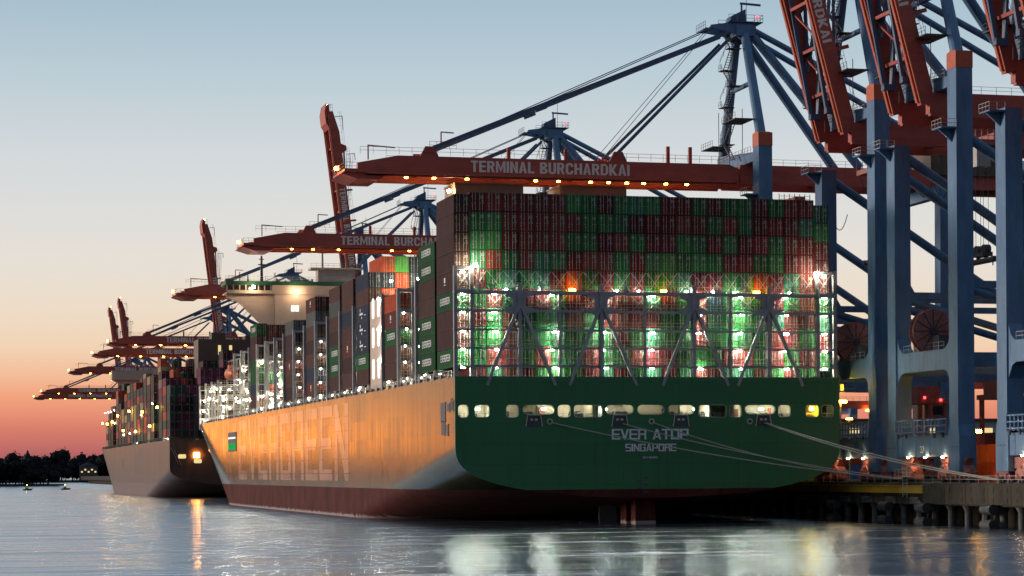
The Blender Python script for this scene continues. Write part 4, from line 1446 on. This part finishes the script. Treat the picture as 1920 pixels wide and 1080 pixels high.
def f_mast(b):           # A-frame standing on the waterside legs
    ap = 82.0
    for s, zf in ((1, 59.0), (-1, 61.8)):
        b.tube((1.3, s * 10.4, zf), (1.3, s * 2.2, ap), .95, .8, n=14)
    b.box(-.6, 3.2, -3.0, 3.0, ap - .6, ap + 1.4)
    for y in (-2.2, 2.2):
        b.prism([(-5.6, ap + .7), (-5.2, ap + 1.3), (-1.0, ap + 1.9), (3.0, ap + 1.9), (3.0, ap - .9), (1.3, ap - 1.6), (-1.4, ap + .1)], 'y', y - .28, y + .28)
    b.tube((1.3, -6.2, 72.4), (1.3, 6.2, 72.4), .45, n=10)


def f_apex(b):           # top platform, crane jib, aerials
    ap = 83.9
    b.box(-2.0, 4.6, -2.9, 2.9, ap, ap + .15)
    b.box(-6.4, -4.8, -2.6, 2.6, ap - 1.35, ap - 1.2)
    for p, q in (((-2, -2.9), (4.6, -2.9)), ((4.6, -2.9), (4.6, 2.9)), ((-2, 2.9), (4.6, 2.9))):
        b.rail((*p, ap + .15), (*q, ap + .15), 1.2, 1.5, .06)
    b.rail((-6.4, -2.6, ap - 1.2), (-6.4, 2.6, ap - 1.2), 1.2, 1.1, .06)
    b.bar((1.5, 0, ap), (1.5, 0, ap + 4.0), .3)
    b.bar((1.2, 0, ap + 4.0), (5.2, 0, ap + 3.8), .35)
    b.tube((3, 1.5, ap), (3, 1.5, ap + 6.5), .06, n=5)
    b.prism([(-1.5, ap + .15), (1.6, ap + .15), (1.6, ap + 2.6), (-1.2, ap + 1.2)], 'y', -2.0, .6)


def f_stairs(b):         # zigzag stair tower in front of the mast
    z, k = 58.6, 0
    while z < 80:
        y0, y1 = (-2.4, 1.6) if k % 2 == 0 else (1.6, -2.4)
        zz = z + 3.4
        for dx in (-1.6, -.8):
            b.bar((dx, y0, z), (dx, y1, zz), .09, .22)
        for i in range(9):
            t_ = (i + .5) / 9
            b.box(-1.6, -.8, min(y0, y1) + abs(y1 - y0) * (t_ if y1 > y0 else 1 - t_) - .14, min(y0, y1) + abs(y1 - y0) * (t_ if y1 > y0 else 1 - t_) + .14, z + 3.4 * t_ - .03, z + 3.4 * t_ + .03)
        b.box(-2.2, .3, y1 - .9, y1 + .9, zz - .08, zz + .05)
        b.rail((-2.2, y1 - .9, zz), (-2.2, y1 + .9, zz), 1.1, .9, .05)
        b.rail((-2.2, y0, z + 1.1), (-2.2, y1, zz + .2), .9, 2, .05)
        z, k = zz, k + 1
    for x, y in ((-2.2, -3.3), (-2.2, 2.5), (.3, -3.3)):
        b.bar((x, y, 57), (x, y, 68), .1)
    b.box(-3.2, .6, -9.2, -2.0, 65.2, 65.35)
    b.rail((-3.2, -9.2, 65.3), (-3.2, -2, 65.3), 1.1, 1.4, .05)
    b.box(-3.2, .6, 3.2, 9.6, 61.8, 61.95)
    b.rail((-3.2, 3.2, 61.9), (-3.2, 9.6, 61.9), 1.1, 1.4, .05)


def f_reel(b):           # cable reel: flanged drum standing on the portal beam, its disc towards the stern
    n = 28
    for y in (-.7, .6):
        b.tube((1.6, y, 22.6), (1.6, y + .12, 22.6), 3.3, n=n)
    b.tube((1.6, -.58, 22.6), (1.6, .6, 22.6), 2.7, n=n, mat=1)
    b.tube((1.6, -1.3, 22.6), (1.6, 1.2, 22.6), .5, n=12, mat=1)
    for i in range(12):
        a = math.pi * i / 6
        b.bar((1.6, -.78, 22.6), (1.6 + 3.2 * math.cos(a), -.78, 22.6 + 3.2 * math.sin(a)), .12, .12, 1)
    b.box(.8, 2.6, -4.4, -2.2, 19.6, 21.8, 1)
    b.box(1.0, 2.4, 3.0, 5.0, 19.6, 22.2, 1)


def f_trolley(b):
    b.box(-3, 3, -4.2, 4.2, 50.2, 51.0)
    b.box(-2.6, -.4, -3.8, -1.2, 47.0, 50.2, 1)
    for i in range(7):
        b.bar((-3 + i, -4.2, 51.0), (-3 + i, -4.2, 52.5), .1)
        b.bar((-3 + i, 4.2, 51.0), (-3 + i, 4.2, 52.5), .1)
    b.rail((-3, -4.3, 51), (3, -4.3, 51), 1.1, 1, .06)
    b.box(.5, 2.6, -3, 3, 51.0, 52.2)


def f_spreader(b):
    b.box(-1.1, 1.1, -6.0, 6.0, 0, .45)
    for y in (-5.7, 5.7):
        b.box(-1.22, 1.22, y - .3, y + .3, -.3, .5)
    b.box(-.8, .8, -1.9, 1.9, .9, 1.5)
    for y in (-1.3, 1.3):
        b.tube((-.5, y, 1.9), (.5, y, 1.9), .75, n=16)
        b.bar((0, y, .4), (0, y, 1.2), .5)
    for y in (-5.9, 5.9):
        b.bar((-1.15, y, -.1), (-1.15, y, -.9), .14)


def f_house(b):
    b.box(36, 54, -6.5, 6.5, 56.4, 62.0)
    b.box(35.8, 54.2, -6.7, 6.7, 62.02, 62.3)
    for i in range(10):
        b.box(36.4 + i * 1.8, 36.6 + i * 1.8, -6.58, -6.51, 56.5, 61.9)


def festoon(b):          # sagging trolley power cable
    for k in range(6):
        x0 = 4 + k * 3.2
        pts = [(x0 + 3.2 * i / 8, 2.6, 49.8 - 3.0 * 4 * (i / 8) * (1 - i / 8)) for i in range(9)]
        for p, q in zip(pts, pts[1:]):
            b.tube(p, q, .08, n=5)


WORDS = 'TERMINAL BURCHARDKAI'


def sans_letter(ch, t=.23):
    """bold grotesque capital as polygons in a unit-height box; returns (polygons, width)"""
    h = .17
    rc = lambda x0, x1, z0, z1: [(x0, z0), (x1, z0), (x1, z1), (x0, z1)]

    def bowl(w, z0, z1, c=.16):      # right-hand bowl from the stem
        return [[(t, z1), (t, z1 - h), (w - t - .04, z1 - h), (w - t, z1 - h - .06), (w, z1 - c), (w - c, z1)],
                [(w - t, z1 - h - .06), (w - t, z0 + h + .06), (w, z0 + c), (w, z1 - c)],
                [(w - t, z0 + h + .06), (w - t - .04, z0 + h), (t, z0 + h), (t, z0), (w - c, z0), (w, z0 + c)]]
    if ch == 'T':
        return [rc(0, .64, 1 - h, 1), rc(.32 - t / 2, .32 + t / 2, 0, 1 - h)], .64
    if ch == 'E':
        return [rc(0, t, 0, 1), rc(t, .62, 0, h), rc(t, .57, .43, .43 + h), rc(t, .62, 1 - h, 1)], .62
    if ch == 'L':
        return [rc(0, t, 0, 1), rc(t, .58, 0, h)], .58
    if ch == 'I':
        return [rc(0, t, 0, 1)], t
    if ch == 'H':
        return [rc(0, t, 0, 1), rc(.7 - t, .7, 0, 1), rc(t, .7 - t, .42, .42 + h)], .7
    if ch == 'N':
        return [rc(0, t, 0, 1), rc(.7 - t, .7, 0, 1), [(t, 1), (t, .62), (.7 - t, 0), (.7 - t, .38)]], .7
    if ch == 'M':
        return [rc(0, .2, 0, 1), rc(.66, .86, 0, 1), [(.2, 1), (.2, .6), (.43, 0), (.43, .4)], [(.66, 1), (.43, .4), (.43, 0), (.66, .6)]], .86
    if ch == 'A':
        return [[(0, 0), (t, 0), (.36, .74), (.36, 1), (.25, 1)], [(.72, 0), (.47, 1), (.36, 1), (.36, .74), (.72 - t, 0)], [(.28, .2), (.44, .2), (.41, .34), (.31, .34)]], .72
    if ch == 'R':
        return [rc(0, t, 0, 1)] + bowl(.66, .42, 1) + [[(.30, .42), (.52, .42), (.70, 0), (.47, 0)]], .70
    if ch == 'B':
        return [rc(0, t, 0, 1)] + bowl(.66, .505, 1) + bowl(.69, 0, .495), .69
    if ch == 'D':
        return [rc(0, t, 0, 1)] + bowl(.70, 0, 1, .24), .70
    if ch == 'U':
        return [rc(0, t, .2, 1), rc(.68 - t, .68, .2, 1), [(0, .2), (.14, 0), (.54, 0), (.68, .2), (.68 - t, .2), (.68 - t - .06, h), (t + .06, h), (t, .2)]], .68
    if ch == 'C':
        return [[(0, .2), (t, .24), (t, .76), (0, .8)], [(0, .8), (t, .76), (t + .08, 1 - h), (.44, 1 - h), (.47, .68), (.70, .68), (.66, .86), (.54, 1), (.16, 1)],
                [(0, .2), (.16, 0), (.54, 0), (.66, .14), (.70, .32), (.47, .32), (.44, h), (t + .08, h), (t, .24)]], .70
    if ch == 'K':
        return [rc(0, t, 0, 1), [(t, .58), (t, .30), (.48, 0), (.76, 0), (.40, .50), (.72, 1), (.46, 1)]], .74
    return [], .32


def sans_word(word, x0, x1, gap=.09):
    gl_ = [sans_letter(c) for c in word]
    tot = sum(w for _, w in gl_) + gap * (len(word) - 1)
    k, u, out = (x1 - x0) / tot, x0, []
    for polys, w in gl_:
        out += [[(u + a * k, z) for a, z in p] for p in polys]
        u += (w + gap) * k
    return out


def crane(yc, raised, label, near=True, number=None, lamps='lo', trolley=10.0, drop=29.0, angle=75.0, boomlamps=True, cut=0):
    c = thing('gantry_crane', label, 'crane', (CX, yc, QZ), 'ship-to-shore gantry cranes along the quay')
    for s, tall in ((-1, True), (1, False)):
        part('leg', 'legT' if tall else 'leg', f_leg_tall if tall else f_leg, [M['blue'], M['steel']], c, (0, s * 11, 0))
        part('leg', 'legL', f_leg_land, M['blue'], c, (35, s * 11, 0))
        part('side_frame', 'sframe', f_frame, M['blue'], c, (0, s * 11, 0))
        part('bogie', 'bogie', f_bogie, [M['bogie'], M['steel']], c, (0, s * 9.2, 0))
        part('bogie', 'bogie', None, None, c, (35, s * 9.2, 0))
    part('leg_cap', 'legcap', lambda b: (b.box(-.04, 2.64, -1.54, 1.54, 60.0, 62.4), b.prism([(-1.5, 62.4), (1.5, 62.4), (0, 62.75)], 'x', 0, 2.6)), M['orange'], c, (0, -11, 0))
    part('portal_beam', 'tie', f_tie, [M['blue'], M['galv']], c)
    part('portal_beam', 'tieL', lambda b: b.box(35.3, 36.9, -9.8, 9.8, 17, 19), M['blue'], c)
    part('sill_beam', 'sill', f_sill, M['blue'], c)
    part('sill_beam', 'sillL', lambda b: b.box(35.2, 37.2, -9.3, 9.3, 3.8, 6.4), M['blue'], c)
    part('cross_beam', 'upper', f_upper, [M['blue'], M['galv']], c)
    part('cross_beam', 'upperL', lambda b: b.box(35.4, 37.2, -11, 11, 51.82, 53.9), M['blue'], c)
    for s in (-1, 1):
        part('leg_platform', 'legdeck', f_legdeck, [M['blue'], M['galv']], c, (0, s * 11, 0))
        part('rear_girder', 'girder', f_girder, [M['red'], M['red'], M['galv']], c, (0, s * 5, 0))
        part('back_leg', ('backleg', s), lambda b: b.tube((3.0, s * 2.2, 81.4), (22.5, s * 5.2, 57.4), .85, n=12), M['blue'], c)
        part('back_stay', ('backst', s), lambda b: b.tube((3.2, s * 2.4, 82.4), (53.5, s * 5.0, 57.6), .55, n=10), M['blue'], c)
    for x in (4, 16, 28, 40, 54):
        part('girder_tie', 'gtie', lambda b: b.box(0, .9, -4.28, 4.28, 54.9, 56.9), M['red'], c, (x, 0, 0))
    part('mast', 'mast', f_mast, M['blue'], c)
    part('mast_platform', 'apex', f_apex, M['blue_dk'], c)
    part('machinery_house', 'mhouse', f_house, M['house2'], c)
    part('warning_lamp', 'wlamp', lambda b: b.box(4.3, 4.7, -.2, .2, 85.3, 85.7), M['lr'], c)
    if near:
        part('stair', 'stairs', f_stairs, M['steel'], c)
        part('cable_guard', 'grid', f_grid, [M['blue'], M['steel']], c)
        part('cable_reel', 'reel', f_reel, [M['bogie'], M['steel']], c)
        for y_ in (-7.6, -1.5, 4.6):
            part('sill_lamp', 'sillamp', lambda b: b.box(-.35, -.1, -.2, .2, -.1, .1), M['lsill'], c, (0, y_, 3.72))
        part('power_cable', 'festoon', festoon, M['steel'], c)
        tr = part('trolley', 'trolley', f_trolley, [M['bogie'], M['galv']], c, (trolley, 0, 0))
        part('spreader', 'spread', f_spreader, M['steel'], tr, (0, 0, drop))
        part('hoist_rope', ('hoist', drop), lambda b: [b.tube((x, y, drop + 2.0), (x, y, 50.2), .04, n=4) for x in (-.4, .4) for y in (-1.3, 1.3)], M['steel'], tr)
    if number:
        obj('number_lettering', text_mesh(number, 1.5, M['white'], .02, 'CENTER'), c, (.05, 0.2, 4.4), (R(90), 0, R(-90)))
    # boom with its fittings, turning on the hinge
    bm = part('boom', 'boom', f_boom, M['red'], c, HINGE, (0, R(angle) if raised else 0, 0))
    if raised and near:
        bm.scale = (1, 1, .78)      # these cranes have the slimmer boom
    part('trolley_rail', 'brail', f_boom_rail, M['orange'], bm)
    part('walkway_rail', 'bwalk', f_boom_walk, M['bogie'], bm)
    part('boom_lettering', 'bword', lambda b: [b.add([(u, -5.675, -.95 + 2.0 * v) for u, v in poly], [tuple(range(len(poly)))]) for poly in sans_word(WORDS, -14.6, 14.6)], M['cream'], bm, (-35.4 if not raised else -29.3, 0, 0))
    part('tip_lamp', ('tipl', lamps), lambda b: b.box(-.3, .3, -.3, .3, -.3, .3), M[lamps], bm, (-73.0, 0, -.2))
    if boomlamps:
        for x in ((-9, -13, -17.2, -20.4, -23.8, -27.2, -33.2, -37.4, -50, -56, -61, -67.5) if near else (-12, -22, -32, -42, -52, -62)):
            part('boom_lamp', ('bl', lamps, near), (lambda b: b.box(-.26, .26, -.26, .26, -.12, .12)) if near else (lambda b: b.box(-.4, .4, -.4, .4, -.2, .2)), M[lamps], bm, (x, -2.6, -1.85))
    # stays
    ca, sa = math.cos(R(angle)), math.sin(R(angle))
    for s in (-1, 1):
        if not raised:
            part('forestay', ('fs_o', s), lambda b: (b.bar((-2, s * 2.2, 82.0), (-57.8, s * 5, 59.0), .55, .7), b.bar((-37, s * 3.9, 67.2), (-39, s * 4.0, 66.4), .8, 1.0)), M['blue_dk'], c)
            part('forestay', ('fs_i', s), lambda b: b.bar((-2, s * 2.2, 80.6), (-24.0, s * 5, 59.0), .45, .55), M['blue_dk'], c)
            part('wire_rope', ('fs_w', s), lambda b: b.tube((-5.4, s * 3.4, 82.6), (-56, s * 4.6, 59.6), .09, n=5), M['blue_dk'], c)
            part('wire_rope', ('fs_v', s), lambda b: b.tube((-5.4, s * 1.4, 82.4), (-26, s * 3.6, 58.6), .06, n=5), M['blue_dk'], c)
        else:
            o_ = Vector((HINGE[0] - 57.8 * ca + 2.6 * sa, s * 4.2, HINGE[2] + 57.8 * sa + 2.6 * ca))
            i_ = Vector((HINGE[0] - 24 * ca + 2.6 * sa, s * 4.2, HINGE[2] + 24 * sa + 2.6 * ca))
            k1, k2 = Vector((-3.0, s * 3.4, 59.5)), Vector((-4.6, s * 3.8, 67.0))

            def f_fold(b):
                b.bar((-2.6, s * 2.4, 81), k1, .5, .6)
                b.bar(k1 + Vector((-1.2, 0, 0)), o_, .5, .6)
                b.bar(k1 + Vector((.3, 0, 0)), k1 + Vector((-1.5, 0, 0)), 1.1, .9)
            part('forestay', ('fold', s, angle), f_fold, M['blue_dk'], c)
            part('forestay', ('foldi', s, angle), lambda b: (b.bar((-3.0, s * 2.0, 80.5), k2, .4, .5), b.bar(k2, i_, .4, .5)), M['blue_dk'], c)
            for dx in (0, 1.2, 2.4):
                part('wire_rope', ('wr', s, dx, angle), lambda b: b.tube((-4, s * 1.5 + dx * .3, 83), o_ + Vector((1.2 + dx, -s * (.6 + dx * .4), -2)), .06, n=4), M['blue_dk'], c)
    return c


C27 = crane(-17.2, True, 'blue crane numbered 27 with its red boom raised, nearest whole crane at the right', True, '27', trolley=10, drop=33.0, boomlamps=False)
CQ = crane(12.4, True, 'blue crane with raised red boom standing just right of the stern', True, trolley=7, drop=36, boomlamps=False)
CR = crane(-54.7, True, 'blue crane cut off by the right edge with an orange lit raised boom', True, trolley=14, drop=30, boomlamps=False)
CS = crane(64.2, False, 'blue crane with its lamp-lit red boom lowered right over the stern containers', True)
CT = crane(196, False, 'crane with lowered boom, second behind the stern, its boom over the funnel', True)
CU = crane(344, False, 'crane whose lowered boom tip shows left of the white bridge wing', True)
crane(446, True, 'crane with the tall raised boom left of the lowered nearest boom', False, boomlamps=False, angle=83)
crane(600, False, 'far crane with lit lowered boom, uppermost of the three stacked at left', False)
crane(690, False, 'far crane with lit lowered boom, middle of the three stacked at left', False)
crane(810, True, 'far crane with raised boom behind the green roofed bridge', False, boomlamps=False, angle=83)
crane(865, False, 'far crane with lit lowered boom, lowest of the three stacked at left', False)
crane(1165, False, 'tiny far crane with lowered boom, upper of the last pair', False)
crane(1270, False, 'tiny far crane with lowered boom, lower and leftmost of the last pair', False)
crane(1330, True, 'tiny far crane with raised boom, right one of the last raised pair', False, boomlamps=False, angle=83)
crane(1420, True, 'tiny far crane with raised boom, left one of the last raised pair', False, boomlamps=False, angle=83)
fl_ = part('quay_floodlight', None, lambda b: b.box(-.3, .3, -.25, .25, -.3, .3), M['ly'], CQ, (-1.3, .5, 15.4))
part('spill_shield', None, lambda b: (b.box(-.6, 1.6, -.7, .7, .42, .5), b.box(.9, 1.0, -.7, .7, -.6, .42)), M['steel'], fl_)  # added shield keeping the yellow spill off the portal beam

# ------------------------------------------------------------------ terminal yard behind the cranes
rd = random.Random(21)
cells = []
for k in range(26):
    y = -60 + k * 14
    for r_ in range(6):
        x = 84 + r_ * 2.9
        for ti in range(rd.choice((1, 2, 2, 3))):
            cells.append((x, y, QZ + .02 + ti * CH, rd.randrange(6)))
box_mass('yard_containers', cells, [ORG, RED, BRN, BLU, GREY, (.40, .14, .05)], 'rows of containers stacked in the terminal yard behind the crane legs')
for k, (x, y, col, lb) in enumerate(((37.2, 26.5, (.30, .34, .06), 'yellow green container on the quay just under the curve of the stern'),
                                     (52.0, -14.4, ORG, 'orange container lit by sodium lamps behind the bogies, lower of two'),
                                     (55.0, -24.0, ORG, 'orange container glimpsed between the bogies of crane 27'),
                                     (52.0, -14.4, (.45, .10, .03), 'bright orange container stacked on the lit one behind the bogies'))):
    container(x, y, QZ + .02 + (CH if k == 3 else 0), col, lb, 'containers standing on the quay', True, 1)
for k, (x, y, lb) in enumerate(((45, -18, 'tall floodlight mast in the yard behind the right crane legs'), (64, 80, 'floodlight mast in the yard seen under the portal just right of the stern'),
                                (90, 60, 'farther floodlight mast in the yard behind the stern'), (64, 300, 'floodlight mast standing inland of the white deckhouse'), (64, 560, 'floodlight mast lighting the far ship'))):
    t = thing('floodlight_mast', lb, 'lamp post', (x, y, QZ), 'yard floodlight masts')
    hgt = 7.5 if k == 0 else 15.0
    part('post', ('fm', hgt), lambda b: b.tube((0, 0, 0), (0, 0, hgt), .22, .14, n=8), M['galv'], t)
    part('lamp', 'fml', lambda b: b.box(-1.1, 1.1, -.4, .4, -.25, .25), M['lo'], t, (0, 0, hgt + .1))
for k, (x, y, lb) in enumerate(((60, 33, 'dark red straddle carrier with small lights under the crane portal'), (62, 6, 'red straddle carrier partly hidden by the nearest leg'))):
    t = thing('straddle_carrier', lb, 'straddle carrier', (x, y, QZ), 'straddle carriers in the yard')
    for s in (-1, 1):
        for v in (-3.6, 3.6):
            part('leg', 'scleg', lambda b: b.box(-.3, .3, -.35, .35, .9, 13.2), M['bogie'], t, (s * 2.3, v, 0))
        part('wheel_beam', 'scwb', lambda b: (b.box(-.35, .35, -4.6, 4.6, .7, 1.5), [b.tube((-.25, y_, .65), (.25, y_, .65), .65, n=12, mat=1) for y_ in (-3.8, -1.3, 1.3, 3.8)]), [M['bogie'], M['rubber']], t, (s * 2.3, 0, 0))
    part('engine_deck', 'scdeck', lambda b: (b.box(-2.9, 2.9, -4.3, 4.3, 13.2, 14.0), b.box(-2.0, 2.0, -2.2, 3.6, 14.0, 16.2), b.rail((-2.9, -4.3, 14), (2.9, -4.3, 14), 1.1, 1, .07)), M['bogie'], t)
    part('cabin', 'sccab', lambda b: (b.box(-1.0, 1.0, -5.8, -4.32, 10.6, 13.0), b.box(-.9, .9, -5.85, -5.81, 11.2, 12.7, 1)), [M['bogie'], M['glass']], t)
    part('tail_lamp', 'sclr', lambda b: b.box(-.2, .2, -.08, .08, -.2, .2), M['lr'], t, (-1.8, -4.5, 14.2))
    part('tail_lamp', 'sclr', None, None, t, (1.2, -4.5, 13.8))
t = thing('warehouse', 'low grey terminal building with lit windows far behind the portal', 'building', (135, 200, QZ))
part('wall', None, lambda b: b.box(-60, 60, 0, 40, 0, 14), M['galv'], t)
part('roof', None, lambda b: b.box(-61, 61, -1, 41, 14.01, 14.6), M['steel'], t)
for i in range(16):
    part('window', 'whw', lambda b: b.box(-1.6, 1.6, -.1, 0, 0, 1.2), M['win2'], t, (-54 + i * 7.2, 0, 11.0))

for k, (x, y, lb) in enumerate(((135, 250, 'grey blue yard gantry far under the portal just right of the stern'), (92, 100, 'pale yard gantry numbered 40 seen between the legs of crane 27'))):
    t = thing('yard_gantry', lb, 'crane', (x, y, QZ), 'yard gantries behind the quay')
    for sx in (0, 26):
        for sy in (-6, 6):
            part('leg', 'yleg', lambda b: b.prism([(-.8, 0), (.8, 0), (1.1, 17), (-1.1, 17)], 'y', -.7, .7), M['blue'] if k else M['galv'], t, (sx, sy, 0))
        part('end_beam', 'yend', lambda b: b.box(-1, 1, -7, 7, 17.01, 18.4), M['blue'], t, (sx, 0, 0))
    part('bridge_girder', 'ygird', lambda b: (b.box(-8, 34, -1.4, 1.4, 18.41, 20.6), b.rail((-8, -1.4, 20.6), (34, -1.4, 20.6), 1.1, 2, .07)), M['red'] if not k else M['blue'], t)
    part('lamp', 'ylamp', lambda b: b.box(-.4, .4, -.3, .3, -.2, .2), M['lo'], t, (6, -1.8, 18.0))
    if k:
        obj('number_lettering', text_mesh('40', 2.2, M['white'], .02, 'CENTER'), t, (0, -6.74, 12.6), (R(90), 0, 0))
for k, (x, y) in enumerate(((72, 95), (86, 84), (100, 140), (150, 262), (118, 172))):
    t = thing('yard_lamp_post', 'slim lit lamp post in the yard ' + ('seen closest to the stern edge', 'behind the leg right of the stern', 'under the portal of crane 27', 'beside the far blue gantry', 'in front of the grey terminal building')[k], 'lamp post', (x, y, QZ), 'yard lamp posts')
    part('post', 'ylp', lambda b: b.tube((0, 0, 0), (0, 0, 12), .16, .1, n=8), M['galv'], t)
    part('lamp', 'ylpl', lambda b: b.box(-.6, .6, -.2, .2, 12, 12.3), M['lo'], t)
